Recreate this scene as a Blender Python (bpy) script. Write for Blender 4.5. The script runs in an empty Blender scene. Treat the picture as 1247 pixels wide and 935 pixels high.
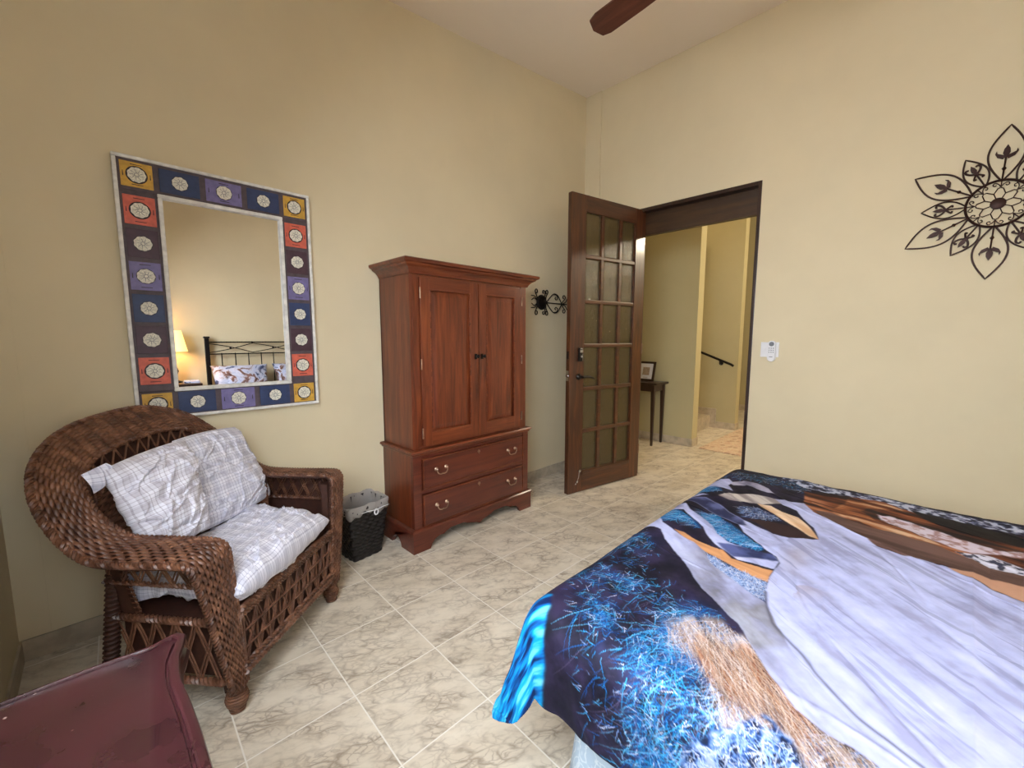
import bpy, bmesh, math, random
import numpy as np
from mathutils import Vector, Matrix
random.seed(7); rng = np.random.default_rng(7)
PI = math.pi
SC = bpy.context.scene
COL = SC.collection

# ------------------------------------------------------------------ materials
def srgb(r, g, b):
    f = lambda c: c/12.92 if c <= .04045 else ((c+.055)/1.055)**2.4
    return (f(r/255), f(g/255), f(b/255), 1)

class M:
    def __init__(s, name):
        s.m = bpy.data.materials.new(name); s.m.use_nodes = True
        s.nt = s.m.node_tree; s.b = s.nt.nodes['Principled BSDF']
    def n(s, t, **kw):
        nd = s.nt.nodes.new(t)
        for k, v in kw.items():
            if hasattr(nd, k): setattr(nd, k, v)
            else: nd.inputs[k.replace('_', ' ')].default_value = v
        return nd
    def l(s, a, b): s.nt.links.new(a, b)
    def coord(s, kind='Object'): return s.n('ShaderNodeTexCoord').outputs[kind]
    def mapping(s, src, scale=(1, 1, 1), rot=(0, 0, 0), loc=(0, 0, 0)):
        m = s.n('ShaderNodeMapping'); m.inputs['Scale'].default_value = scale
        m.inputs['Rotation'].default_value = rot; m.inputs['Location'].default_value = loc
        s.l(src, m.inputs['Vector']); return m.outputs['Vector']
    def noise(s, vec, scale=5, detail=4, rough=.5, dist=0):
        n = s.n('ShaderNodeTexNoise'); n.inputs['Scale'].default_value = scale
        n.inputs['Detail'].default_value = detail; n.inputs['Roughness'].default_value = rough
        n.inputs['Distortion'].default_value = dist
        s.l(vec, n.inputs['Vector']); return n.outputs['Fac']
    def ramp(s, fac, stops):
        r = s.n('ShaderNodeValToRGB'); e = r.color_ramp.elements
        while len(e) < len(stops): e.new(.5)
        for i, (p, c) in enumerate(stops): e[i].position = p; e[i].color = c
        s.l(fac, r.inputs['Fac']); return r.outputs['Color']
    def mix(s, fac, a, b, mode='MIX'):
        m = s.n('ShaderNodeMix'); m.data_type = 'RGBA'; m.blend_type = mode
        for inp, v in ((m.inputs[0], fac), (m.inputs[6], a), (m.inputs[7], b)):
            if isinstance(v, (int, float, tuple)): inp.default_value = v
            else: s.l(v, inp)
        return m.outputs[2]
    def math(s, op, a, b=0.0):
        m = s.n('ShaderNodeMath'); m.operation = op
        for inp, v in ((m.inputs[0], a), (m.inputs[1], b)):
            if isinstance(v, (int, float)): inp.default_value = v
            else: s.l(v, inp)
        return m.outputs[0]
    def bump(s, h, strength=.3, dist=.01):
        b = s.n('ShaderNodeBump'); b.inputs['Strength'].default_value = strength
        b.inputs['Distance'].default_value = dist; s.l(h, b.inputs['Height'])
        s.l(b.outputs['Normal'], s.b.inputs['Normal'])
    def col(s, c):
        if isinstance(c, tuple): s.b.inputs['Base Color'].default_value = c
        else: s.l(c, s.b.inputs['Base Color'])
    def set(s, **kw):
        for k, v in kw.items():
            s.b.inputs[k.replace('_', ' ')].default_value = v
        return s

def plain(name, c, rough=.6, metal=0, nscale=30, var=.12, bump=0):
    m = M(name); co = m.coord()
    f = m.noise(co, nscale, 3)
    d = tuple(x*(1-var) for x in c[:3])+(1,); e = tuple(min(1, x*(1+var)) for x in c[:3])+(1,)
    m.col(m.ramp(f, [(.3, d), (.7, e)])); m.set(Roughness=rough, Metallic=metal)
    if bump: m.bump(f, bump, .003)
    return m.m

def wood(name, dark, mid, light, rough=.3, axis='z', scale=1.0, coat=.25):
    m = M(name); co = m.coord()
    st = {'z': (14, 14, 1.1), 'x': (1.1, 14, 14), 'y': (14, 1.1, 14)}[axis]
    st = tuple(k*scale for k in st)
    v = m.mapping(co, st)
    f = m.noise(v, 2.2, 8, .62, .7); g = m.noise(m.mapping(co, (3, 3, 2.2)), 1.5, 3)
    c = m.ramp(f, [(.25, dark), (.5, mid), (.75, light)])
    c = m.mix(m.math('MULTIPLY', g, .45), c, dark)
    m.col(c); m.set(Roughness=rough, Coat_Weight=coat, Coat_Roughness=.15)
    m.bump(f, .08, .002); return m.m

def make_floor_mat():
    m = M('marbled_floor_tile'); co = m.coord()
    s = .3295
    v = m.mapping(co, (1, 1, 1))
    br = m.n('ShaderNodeTexBrick'); br.offset = 0; br.squash = 1
    br.inputs['Scale'].default_value = 1; br.inputs['Mortar Size'].default_value = .0024
    br.inputs['Mortar Smooth'].default_value = .1
    br.inputs['Brick Width'].default_value = s; br.inputs['Row Height'].default_value = s
    br.inputs['Color1'].default_value = (0, 0, 0, 1); br.inputs['Color2'].default_value = (1, 1, 1, 1)
    m.l(v, br.inputs['Vector'])
    tid = br.outputs['Color']
    # per-tile offset so that the veins break at every joint
    sc = m.n('ShaderNodeVectorMath'); sc.operation = 'SCALE'; sc.inputs['Scale'].default_value = 1/s
    m.l(v, sc.inputs[0])
    fl = m.n('ShaderNodeVectorMath'); fl.operation = 'FLOOR'; m.l(sc.outputs[0], fl.inputs[0])
    wn = m.n('ShaderNodeTexWhiteNoise'); m.l(fl.outputs[0], wn.inputs['Vector'])
    off = m.n('ShaderNodeVectorMath'); off.operation = 'MULTIPLY_ADD'
    off.inputs[1].default_value = (9, 9, 9); m.l(wn.outputs['Color'], off.inputs[0]); m.l(co, off.inputs[2])
    p = m.mapping(off.outputs[0], (1, 1, 1), (0, 0, .5))
    p = m.mapping(p, (1, 2.0, 1))
    nz = m.n('ShaderNodeTexNoise'); nz.inputs['Scale'].default_value = 9; nz.inputs['Detail'].default_value = 6
    m.l(p, nz.inputs['Vector'])
    wa = m.n('ShaderNodeVectorMath'); wa.operation = 'MULTIPLY_ADD'; wa.inputs[1].default_value = (.12, .12, .12)
    m.l(nz.outputs['Color'], wa.inputs[0]); m.l(p, wa.inputs[2])
    def vor(scale):
        vo = m.n('ShaderNodeTexVoronoi'); vo.feature = 'DISTANCE_TO_EDGE'; vo.inputs['Scale'].default_value = scale
        m.l(wa.outputs[0], vo.inputs['Vector']); return vo.outputs['Distance']
    v1 = m.ramp(vor(11), [(0, (1, 1, 1, 1)), (.13, (0, 0, 0, 1))])
    v2 = m.ramp(vor(26), [(0, (1, 1, 1, 1)), (.12, (0, 0, 0, 1))])
    patch = m.ramp(m.noise(p, 6, 4, .6), [(.38, (0, 0, 0, 1)), (.62, (1, 1, 1, 1))])
    veins = m.math('MULTIPLY', m.math('MAXIMUM', v1, m.math('MULTIPLY', v2, .7)), patch)
    veins = m.math('ADD', veins, m.math('MULTIPLY', patch, .22))
    base = m.ramp(m.noise(p, 4, 5, .6), [(.3, srgb(212, 200, 180)), (.7, srgb(234, 225, 208))])
    c = m.mix(m.math('MULTIPLY', veins, .62), base, srgb(124, 106, 88))
    sep = m.n('ShaderNodeSeparateColor'); m.l(wn.outputs['Color'], sep.inputs[0])
    c = m.mix(m.math('MULTIPLY', sep.outputs[0], .10), c, srgb(160, 145, 125))
    c = m.mix(br.outputs['Fac'], c, srgb(238, 233, 224))
    m.col(c); m.set(Roughness=.32)
    r = m.ramp(br.outputs['Fac'], [(0, (.3, .3, .3, 1)), (1, (.8, .8, .8, 1))])
    m.l(r, m.b.inputs['Roughness'])
    m.bump(m.math('SUBTRACT', 1.0, br.outputs['Fac']), .4, .002)
    return m.m

def make_wall_mat(name, c, var=.05):
    m = M(name); co = m.coord()
    f = m.noise(co, 1.3, 5, .6); g = m.noise(co, 60, 3)
    a = tuple(x*(1-var) for x in c[:3])+(1,); b = tuple(x*(1+var) for x in c[:3])+(1,)
    m.col(m.ramp(f, [(.3, a), (.7, b)])); m.set(Roughness=.75); m.bump(g, .12, .002); return m.m

def make_wicker():
    m = M('brown_wicker'); co = m.coord()
    f = m.noise(co, 22, 4, .6); g = m.noise(co, 240, 2)
    c = m.ramp(f, [(.3, srgb(66, 38, 27)), (.5, srgb(104, 66, 47)), (.72, srgb(146, 102, 76))])
    m.col(m.mix(m.math('MULTIPLY', g, .35), c, srgb(58, 28, 20))); m.set(Roughness=.42, Coat_Weight=.2, Coat_Roughness=.3)
    return m.m

def make_plaid(name, tint):
    m = M(name); uv = m.coord('UV'); s = m.n('ShaderNodeSeparateXYZ'); m.l(uv, s.inputs[0])
    def band(src, period, width, ph=0):
        t = m.math('FRACT', m.math('ADD', m.math('DIVIDE', src, period), ph))
        return m.math('LESS_THAN', t, width)
    X, Y = s.outputs[0], s.outputs[1]
    def lines(src):
        a = m.math('MULTIPLY', band(src, .0125, .22), .5)
        b = m.math('MULTIPLY', band(src, .05, .38, .2), .30)
        d = m.math('MULTIPLY', band(src, .025, .10, .5), .5)
        return m.math('MAXIMUM', m.math('MAXIMUM', a, b), d)
    tot = m.math('ADD', m.math('MULTIPLY', lines(X), .62), m.math('MULTIPLY', lines(Y), .62))
    c = m.mix(tot, srgb(232, 232, 244), tint)
    m.col(c); m.set(Roughness=.9, Sheen_Weight=.2)
    m.bump(m.noise(m.coord(), 300, 2), .15, .001)
    return m.m

MAT = {}
MAT['floor'] = make_floor_mat()
MAT['wall'] = make_wall_mat('tan_wall_paint', srgb(218, 204, 172))
MAT['hallwall'] = make_wall_mat('hall_wall_paint', srgb(180, 170, 132))
MAT['ceil'] = make_wall_mat('ceiling_paint', srgb(242, 230, 216), .02)
MAT['basetile'] = plain('baseboard_tile', srgb(178, 165, 145), .4, 0, 14, .22)
MAT['wicker'] = make_wicker()
MAT['wickerdark'] = plain('wicker_backing', srgb(58, 30, 20), .6, 0, 60, .3)
MAT['plaid'] = make_plaid('plaid_cloth_blue', srgb(96, 96, 138))
MAT['plaid2'] = make_plaid('plaid_cloth_mauve', srgb(112, 96, 118))
ch = (srgb(62, 24, 12), srgb(112, 50, 26), srgb(150, 78, 40))
MAT['cherry_z'] = wood('cherry_wood_upright', *ch, rough=.34, axis='z')
MAT['cherry_x'] = wood('cherry_wood_lengthwise', *ch, rough=.34, axis='x')
chd = (srgb(58, 22, 16), srgb(94, 40, 26), srgb(120, 56, 36))
MAT['cherryd_x'] = wood('cherry_wood_drawers', *chd, rough=.34, axis='x')
MAT['door_z'] = wood('door_wood_upright', srgb(44, 22, 12), srgb(78, 42, 22), srgb(114, 66, 34), rough=.38)
MAT['door_x'] = wood('door_wood_lengthwise', srgb(44, 22, 12), srgb(78, 42, 22), srgb(114, 66, 34), rough=.38, axis='x')
MAT['darkwood'] = wood('dark_wood', srgb(30, 16, 12), srgb(48, 26, 18), srgb(66, 38, 26), rough=.35)
MAT['iron'] = plain('black_iron', srgb(26, 22, 22), .45, .6, 40, .3)
MAT['rust'] = plain('brown_iron', srgb(50, 26, 20), .5, .5, 60, .3)
MAT['brass'] = plain('antique_brass', srgb(176, 150, 130), .3, .9, 40, .3)
MAT['chrome'] = plain('chrome', srgb(210, 210, 214), .15, 1, 40, .05)
MAT['steel'] = plain('dark_steel', srgb(50, 46, 44), .35, .8, 40, .1)
MAT['white'] = plain('white_plastic', srgb(232, 232, 236), .4, 0, 30, .02)
MAT['greyp'] = plain('grey_print', srgb(105, 108, 116), .5, 0, 30, .02)
MAT['black_basket'] = plain('black_basket_cane', srgb(24, 22, 24), .4, 0, 70, .35)
MAT['frame_grout'] = plain('mirror_frame_base', srgb(82, 70, 76), .6, 0, 40, .2)
MAT['frame_white'] = plain('mirror_frame_whitewash', srgb(224, 222, 218), .55, 0, 35, .18)
MAT['ink'] = plain('dark_paint', srgb(40, 30, 34), .6, 0, 40, .2)
MAT['medal'] = plain('cream_painted_flower', srgb(222, 218, 204), .6, 0, 220, .25)
for k, c in dict(yellow=(206, 160, 62), coral=(206, 98, 78), plum=(70, 44, 58), lavender=(116, 108, 158), navy=(42, 58, 98)).items():
    MAT['p_'+k] = plain('painted_'+k, srgb(*c), .5, 0, 45, .16)
mm = M('mirror_glass'); mm.col((.93, .93, .92, 1)); mm.set(Metallic=1, Roughness=.005); MAT['mirror'] = mm.m

def make_dresser():
    m = M('maroon_lacquer'); co = m.coord()
    f = m.noise(m.mapping(co, (4, 4, 4)), 2.4, 5, .6)
    c = m.ramp(f, [(.3, srgb(34, 11, 16)), (.7, srgb(52, 18, 23))])
    sc = m.ramp(m.noise(m.mapping(co, (90, 12, 20), (0, 0, .7)), 1.6, 6, .7, 1.0), [(.68, (0, 0, 0, 1)), (.78, (1, 1, 1, 1))])
    c = m.mix(m.math('MULTIPLY', sc, .35), c, srgb(190, 150, 140))
    sp = m.n('ShaderNodeTexVoronoi'); sp.inputs['Scale'].default_value = 26; m.l(co, sp.inputs['Vector'])
    d = m.ramp(sp.outputs['Distance'], [(.035, (1, 1, 1, 1)), (.06, (0, 0, 0, 1))])
    c = m.mix(m.math('MULTIPLY', d, .5), c, srgb(215, 190, 180))
    m.col(c); m.l(m.ramp(f, [(.3, (.22, .22, .22, 1)), (.7, (.4, .4, .4, 1))]), m.b.inputs['Roughness'])
    m.set(Coat_Weight=.2); return m.m
MAT['maroon'] = make_dresser()

def make_glass():
    m = M('obscure_door_glass'); co = m.coord()
    f = m.noise(co, 70, 2, .5, .6)
    m.col(srgb(146, 132, 96)); m.set(Roughness=.1, Transmission_Weight=.85, IOR=1.45)
    m.bump(f, .9, .006); return m.m
MAT['glass'] = make_glass()
m = M('window_glass'); m.col((1, 1, 1, 1)); m.set(Roughness=0, Transmission_Weight=1, IOR=1.0); MAT['wglass'] = m.m

def make_rug():
    m = M('red_and_cream_rug'); co = m.coord()
    vo = m.n('ShaderNodeTexVoronoi'); vo.inputs['Scale'].default_value = 9; m.l(m.mapping(co, (1, 1.4, 1)), vo.inputs['Vector'])
    f = m.noise(co, 14, 5, .7, 1)
    c = m.ramp(f, [(.32, srgb(176, 132, 112)), (.46, srgb(216, 200, 176)), (.6, srgb(200, 164, 142)), (.75, srgb(222, 212, 192))])
    c = m.mix(m.ramp(vo.outputs['Distance'], [(.25, (.5, .5, .5, 1)), (.4, (0, 0, 0, 1))]), c, srgb(150, 112, 98))
    m.col(c); m.set(Roughness=.95); return m.m
MAT['rug'] = make_rug()

def make_skirt():
    m = M('pale_blue_damask'); co = m.coord()
    w = m.noise(co, 11, 3, .5, 2.2)
    f = m.ramp(w, [(.46, (0, 0, 0, 1)), (.5, (1, 1, 1, 1)), (.56, (0, 0, 0, 1))])
    m.col(m.mix(f, srgb(176, 196, 214), srgb(214, 224, 232))); m.set(Roughness=.55); return m.m
MAT['skirt'] = make_skirt()

def make_pillow_print(name, seed):
    m = M(name); co = m.mapping(m.coord(), (1, 1, 1), (0, 0, 0), (seed, 0, 0))
    f = m.noise(co, 5.5, 5, .6, 1.2)
    m.col(m.ramp(f, [(.3, srgb(24, 26, 48)), (.43, srgb(120, 84, 74)), (.48, srgb(196, 198, 220)), (.57, srgb(180, 190, 222)), (.62, srgb(60, 70, 110)), (.72, srgb(26, 28, 50))]))
    m.set(Roughness=.7); return m.m
MAT['pil1'] = make_pillow_print('horse_print_pillowcase', 0)
MAT['pil2'] = make_pillow_print('horse_print_pillowcase_b', 5)

m = M('lamp_shade_cloth'); m.col(srgb(250, 226, 160)); m.b.inputs['Emission Color'].default_value = srgb(255, 214, 130)
m.set(Emission_Strength=1.5, Roughness=.8); MAT['shade'] = m.m
m = M('lit_globe_glass'); m.col(srgb(255, 240, 210)); m.b.inputs['Emission Color'].default_value = srgb(255, 212, 150)
m.set(Emission_Strength=17); MAT['globe'] = m.m
m = M('clear_liner_plastic'); co = m.coord(); m.col(srgb(196, 190, 186)); m.set(Roughness=.28, Alpha=.5)
m.bump(m.noise(co, 40, 4, .6, 1.5), .8, .01); MAT['liner'] = m.m
m = M('lit_bulb'); m.col(srgb(255, 230, 180)); m.b.inputs['Emission Color'].default_value = (1, .60, .26, 1)
m.set(Emission_Strength=90); MAT['bulb'] = m.m
MAT['header'] = wood('header_wood', srgb(40, 24, 12), srgb(66, 42, 20), srgb(84, 56, 28), rough=.5, axis='y')

# ------------------------------------------------------------------ mesh helpers
class MB:
    """collects geometry, links it as one mesh object"""
    def __init__(s): s.v = []; s.f = []; s.mi = []; s.cur = 0
    def add(s, vs, fs):
        o = len(s.v); s.v.extend([tuple(map(float, p)) for p in vs])
        s.f.extend([tuple(i+o for i in f) for f in fs]); s.mi.extend([s.cur]*len(fs)); return s
    def box(s, x0, x1, y0, y1, z0, z1, bev=0):
        x0, x1 = min(x0, x1), max(x0, x1); y0, y1 = min(y0, y1), max(y0, y1); z0, z1 = min(z0, z1), max(z0, z1)
        if bev <= 0:
            vs = [(x, y, z) for z in (z0, z1) for y in (y0, y1) for x in (x0, x1)]
            fs = [(0, 2, 3, 1), (4, 5, 7, 6), (0, 1, 5, 4), (2, 6, 7, 3), (0, 4, 6, 2), (1, 3, 7, 5)]
            return s.add(vs, fs)
        b = bmesh.new(); bmesh.ops.create_cube(b, size=1)
        for v in b.verts:
            v.co = Vector(((x0+x1)/2+v.co.x*(x1-x0), (y0+y1)/2+v.co.y*(y1-y0), (z0+z1)/2+v.co.z*(z1-z0)))
        bev = min(bev, .49*min(x1-x0, y1-y0, z1-z0))
        bmesh.ops.bevel(b, geom=b.edges[:], offset=bev, segments=2, affect='EDGES', profile=.6)
        return s.bm(b)
    def bm(s, b, mat=None):
        b.verts.index_update()
        s.add([(mat @ v.co if mat else v.co) for v in b.verts], [tuple(v.index for v in f.verts) for f in b.faces]); b.free(); return s
    def tube(s, pts, r, n=8, closed=False, caps=True, flat=1.0):
        pts = [Vector(p) for p in pts]; k = len(pts)
        rr = r if hasattr(r, '__len__') else [r]*k
        T = []
        for i in range(k):
            a = pts[(i-1) % k] if (closed or i > 0) else pts[i]; b = pts[(i+1) % k] if (closed or i < k-1) else pts[i]
            t = (b-a); T.append(t.normalized() if t.length > 1e-9 else Vector((0, 0, 1)))
        up = Vector((0, 0, 1)) if abs(T[0].z) < .9 else Vector((1, 0, 0))
        nrm = (up - T[0]*up.dot(T[0])).normalized(); vs = []
        for i in range(k):
            nrm = nrm - T[i]*nrm.dot(T[i]); nrm.normalize(); bi = T[i].cross(nrm)
            for j in range(n):
                a = 2*PI*j/n; vs.append(pts[i]+(nrm*math.cos(a)*flat+bi*math.sin(a))*rr[i])
        fs = []
        for i in range(k if closed else k-1):
            for j in range(n):
                a = i*n+j; b = i*n+(j+1) % n; c = ((i+1) % k)*n+(j+1) % n; d = ((i+1) % k)*n+j
                fs.append((a, b, c, d))
        if caps and not closed:
            fs.append(tuple(reversed(range(n)))); fs.append(tuple(range((k-1)*n, k*n)))
        return s.add(vs, fs)
    def lathe(s, prof, n=24, c=(0, 0, 0), axis='z', caps=True):
        vs = []
        for r, h in prof:
            for j in range(n):
                a = 2*PI*j/n; p = (r*math.cos(a), r*math.sin(a), h)
                if axis == 'x': p = (h, p[0], p[1])
                if axis == 'y': p = (p[0], h, p[1])
                vs.append((c[0]+p[0], c[1]+p[1], c[2]+p[2]))
        k = len(prof)
        fs = [(i*n+j, i*n+(j+1) % n, (i+1)*n+(j+1) % n, (i+1)*n+j) for i in range(k-1) for j in range(n)]
        if caps: fs.append(tuple(reversed(range(n)))); fs.append(tuple(range((k-1)*n, k*n)))
        return s.add(vs, fs)
    def prism(s, poly, d0, d1, f):
        """poly 2-D outline, extruded between d0 and d1; f(u, v, d) gives the point"""
        n = len(poly); vs = [f(u, v, d0) for u, v in poly]+[f(u, v, d1) for u, v in poly]
        fs = [tuple(range(n)), tuple(range(2*n-1, n-1, -1))]+[(i, i+n, (i+1) % n+n, (i+1) % n) for i in range(n)]
        return s.add(vs, fs)
    def sweep(s, path, prof, closed=False):
        """path: list of (point, outdir, updir) ; prof: list of (out, up)"""
        n = len(prof); vs = []
        for p, o, u in path:
            p, o, u = Vector(p), Vector(o), Vector(u)
            vs += [p+o*a+u*b for a, b in prof]
        k = len(path); fs = []
        for i in range(k if closed else k-1):
            for j in range(n):
                fs.append((i*n+j, i*n+(j+1) % n, ((i+1) % k)*n+(j+1) % n, ((i+1) % k)*n+j))
        if not closed: fs += [tuple(reversed(range(n))), tuple(range((k-1)*n, k*n))]
        return s.add(vs, fs)
    def build(s, name, mats, parent=None, smooth=False, angle=40, loc=None):
        me = bpy.data.meshes.new(name); me.from_pydata(s.v, [], s.f); me.update()
        if not isinstance(mats, (list, tuple)): mats = [mats]
        for m in mats: me.materials.append(m)
        if len(mats) > 1: me.polygons.foreach_set('material_index', s.mi)
        b = bmesh.new(); b.from_mesh(me); bmesh.ops.recalc_face_normals(b, faces=b.faces[:]); b.to_mesh(me); b.free()
        if smooth:
            me.polygons.foreach_set('use_smooth', [True]*len(me.polygons))
            try: me.set_sharp_from_angle(angle=math.radians(angle))
            except Exception: pass
        o = bpy.data.objects.new(name, me); COL.objects.link(o)
        if parent is not None: o.parent = parent
        if loc: o.location = loc
        return o

def thing(name, label, cat, loc=(0, 0, 0), rz=0, group=None):
    o = bpy.data.objects.new(name, None); COL.objects.link(o); o.empty_display_size = .1
    o.location = loc; o.rotation_euler = (0, 0, rz); o['label'] = label; o['category'] = cat
    if group: o['group'] = group
    return o
def tag(o, label, cat, group=None):
    o['label'] = label; o['category'] = cat
    if group: o['group'] = group
    return o
def struct(o): o['kind'] = 'structure'; return o
def lab(o, t): o['label'] = t; return o
def dup(o, parent=None):
    c = o.copy(); COL.objects.link(c)
    if parent is not None: c.parent = parent
    for ch in list(o.children): dup(ch, c)
    return c
def circ(cx, cy, r, n=24, a0=0, a1=2*PI, ry=None):
    return [(cx+r*math.cos(a0+(a1-a0)*i/n), cy+(ry or r)*math.sin(a0+(a1-a0)*i/n)) for i in range(n)]
def catmull(P, n):
    P = np.array(P, float); k = len(P); Q = np.vstack([2*P[0]-P[1], P, 2*P[-1]-P[-2]])
    t = np.linspace(0, k-1-1e-9, n); i = t.astype(int); f = (t-i)[:, None]
    p0, p1, p2, p3 = Q[i], Q[i+1], Q[i+2], Q[i+3]
    return .5*((2*p1)+(-p0+p2)*f+(2*p0-5*p1+4*p2-p3)*f**2+(-p0+3*p1-3*p2+p3)*f**3)
def resample(P, n):
    P = np.array(P, float); d = np.r_[0, np.cumsum(np.linalg.norm(np.diff(P, axis=0), axis=1))]
    t = np.linspace(0, d[-1], n); return np.stack([np.interp(t, d, P[:, j]) for j in range(P.shape[1])], 1)

def vnoise(X, Y, seed=0):
    """smooth value noise, vectorised"""
    def h(i, j):
        a = (i.astype(np.int64)*374761393+j.astype(np.int64)*668265263+seed*974634777) & 0xffffffff
        a = ((a ^ (a >> 13))*1274126177) & 0xffffffff
        return ((a ^ (a >> 16)) & 0xffff)/65535.0
    i, j = np.floor(X), np.floor(Y); f, g = X-i, Y-j
    f = f*f*(3-2*f); g = g*g*(3-2*g)
    return (h(i, j)*(1-f)+h(i+1, j)*f)*(1-g)+(h(i, j+1)*(1-f)+h(i+1, j+1)*f)*g
def fbm(X, Y, s, oct=4, seed=0, gain=.5):
    o = 0; a = 1; t = 0
    for k in range(oct): o = o+a*vnoise(X*s, Y*s, seed+k*17); t += a; a *= gain; s *= 2.03
    return o/t

def strands(mb, P, N, pitch, amp, wfac=.5, thick=.0028, ring=6, phase0=0):
    """woven cane: P, N arrays [nu, rows, 3]; every row is one strand going over and under"""
    nu, nr, _ = P.shape
    for k in range(nr):
        c = P[:, k]; nn = N[:, k]
        d = np.r_[0, np.cumsum(np.linalg.norm(np.diff(c, axis=0), axis=1))]
        w = np.sin(2*PI*d/pitch+PI*(k % 2)+phase0)
        c2 = c+nn*(amp*w)[:, None]
        T = np.gradient(c2, axis=0); T /= np.linalg.norm(T, axis=1)[:, None]+1e-12
        B = np.cross(T, nn); B /= np.linalg.norm(B, axis=1)[:, None]+1e-12
        Nn = np.cross(B, T)
        kk = k-1 if k > 0 else 1
        sp = np.linalg.norm(P[:, k]-P[:, kk], axis=1)*wfac
        a = np.linspace(0, 2*PI, ring, endpoint=False)
        V = c2[:, None]+B[:, None]*(sp[:, None]*np.cos(a)[None])[..., None]+Nn[:, None]*(thick*np.sin(a))[None, :, None]
        V = V.reshape(-1, 3); i = np.arange(nu-1)[:, None]*ring; j = np.arange(ring)[None]
        F = np.stack([i+j, i+(j+1) % ring, i+ring+(j+1) % ring, i+ring+j], -1).reshape(-1, 4)
        mb.add(V.tolist(), F.tolist())
def rope(mb, C, r, tw=.03, n=2, ring=5):
    C = np.array(C); d = np.r_[0, np.cumsum(np.linalg.norm(np.diff(C, axis=0), axis=1))]
    m = max(8, int(d[-1]/tw*7)); C = resample(C, m); d = np.linspace(0, d[-1], m)
    T = np.gradient(C, axis=0); T /= np.linalg.norm(T, axis=1)[:, None]
    ref = np.where(np.abs(T[:, 2:3]) > .9, np.array([[1., 0, 0]]), np.array([[0, 0, 1.]]))
    A = np.cross(T, ref); A /= np.linalg.norm(A, axis=1)[:, None]; B = np.cross(T, A)
    for k in range(n):
        ph = 2*PI*d/tw+2*PI*k/n
        mb.tube((C+r*.75*(A*np.cos(ph)[:, None]+B*np.sin(ph)[:, None])).tolist(), r*.8, ring)

# ------------------------------------------------------------------ the room
XL, XR, YB, YF = -.30, 3.347, 2.385, -1.48        # left wall, door wall, mirror wall, headboard wall
def zc(x): return 3.0518+.1121*x                   # sloping ceiling
T = .14
HX = 9.0
mb = MB(); mb.box(XL-.2, HX, YF-.2, 4.8, -.12, 0)
fl = mb.build('floor', MAT['floor']); struct(fl)
# align the tiles to the joints seen on the floor: move the object origin onto a joint
ang = -.0231
R0 = Matrix.Translation((.5473, 1.3275, 0)) @ Matrix.Rotation(ang, 4, 'Z')
fl.data.transform(R0.inverted()); fl.matrix_world = R0
mb = MB()
mb.prism([(XL-.2, zc(XL-.2)), (XR+.001, zc(XR)), (XR+.001, zc(XR)+.12), (XL-.2, zc(XL-.2)+.12)], YF-.2, YB+.2, lambda u, v, d: (u, d, v))
struct(mb.build('ceiling', MAT['ceil']))
# mirror wall
mb = MB(); mb.box(XL-.2, XR+T, YB, YB+T, 0, 3.6)
struct(mb.build('wall_back', MAT['wall']))
# headboard wall
VX0, VX1, VZ0, VZ1 = -.22, .42, .92, 2.25
mb = MB(); mb.box(XL-.2, VX0, YF-T, YF, 0, 3.6); mb.box(VX1, XR+T, YF-T, YF, 0, 3.6); mb.box(VX0, VX1, YF-T, YF, 0, VZ0); mb.box(VX0, VX1, YF-T, YF, VZ1, 3.6)
struct(mb.build('wall_front', MAT['wall']))
# left wall with a window
WY0, WY1, WZ0, WZ1 = -.35, .90, 1.0, 2.25
mb = MB()
mb.box(XL-T, XL, YF-T, WY0, 0, 3.4); mb.box(XL-T, XL, WY1, YB+T, 0, 3.4)
mb.box(XL-T, XL, WY0, WY1, 0, WZ0); mb.box(XL-T, XL, WY0, WY1, WZ1, 3.4)
struct(mb.build('wall_left', MAT['wall']))
win = bpy.data.objects.new('window_1', None); COL.objects.link(win); struct(win)
mb = MB()
for y0, y1 in ((WY0, WY0+.04), (WY1-.04, WY1), ((WY0+WY1)/2-.02, (WY0+WY1)/2+.02)): mb.box(XL-.10, XL-.06, y0, y1, WZ0, WZ1, .004)
for z0, z1 in ((WZ0, WZ0+.04), (WZ1-.04, WZ1)): mb.box(XL-.10, XL-.06, WY0, WY1, z0, z1, .004)
mb.build('window_frame', MAT['white'], win)
mb = MB(); mb.box(XL-.082, XL-.078, WY0+.03, WY1-.03, WZ0+.03, WZ1-.03); mb.build('window_pane', MAT['wglass'], win)
win = bpy.data.objects.new('window_2', None); COL.objects.link(win); struct(win)
mb = MB()
for x0, x1 in ((VX0, VX0+.04), (VX1-.04, VX1), ((VX0+VX1)/2-.015, (VX0+VX1)/2+.015)): mb.box(x0, x1, YF-.10, YF-.06, VZ0, VZ1, .004)
for z0, z1 in ((VZ0, VZ0+.04), (VZ1-.04, VZ1)): mb.box(VX0, VX1, YF-.10, YF-.06, z0, z1, .004)
mb.build('window_frame', MAT['white'], win)
mb = MB(); mb.box(VX0+.03, VX1-.03, YF-.082, YF-.078, VZ0+.03, VZ1-.03); mb.build('window_pane', MAT['wglass'], win)
# door wall
DY0, DY1, DZ = .905, 1.852, 2.335
TW = .12
mb = MB()
mb.box(XR, XR+TW, YF-T, DY0, 0, 3.6); mb.box(XR, XR+TW, DY1, YB, 0, 3.6); mb.box(XR, XR+TW, DY0, DY1, DZ, 3.6)
struct(mb.build('wall_right', MAT['wall']))
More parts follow.
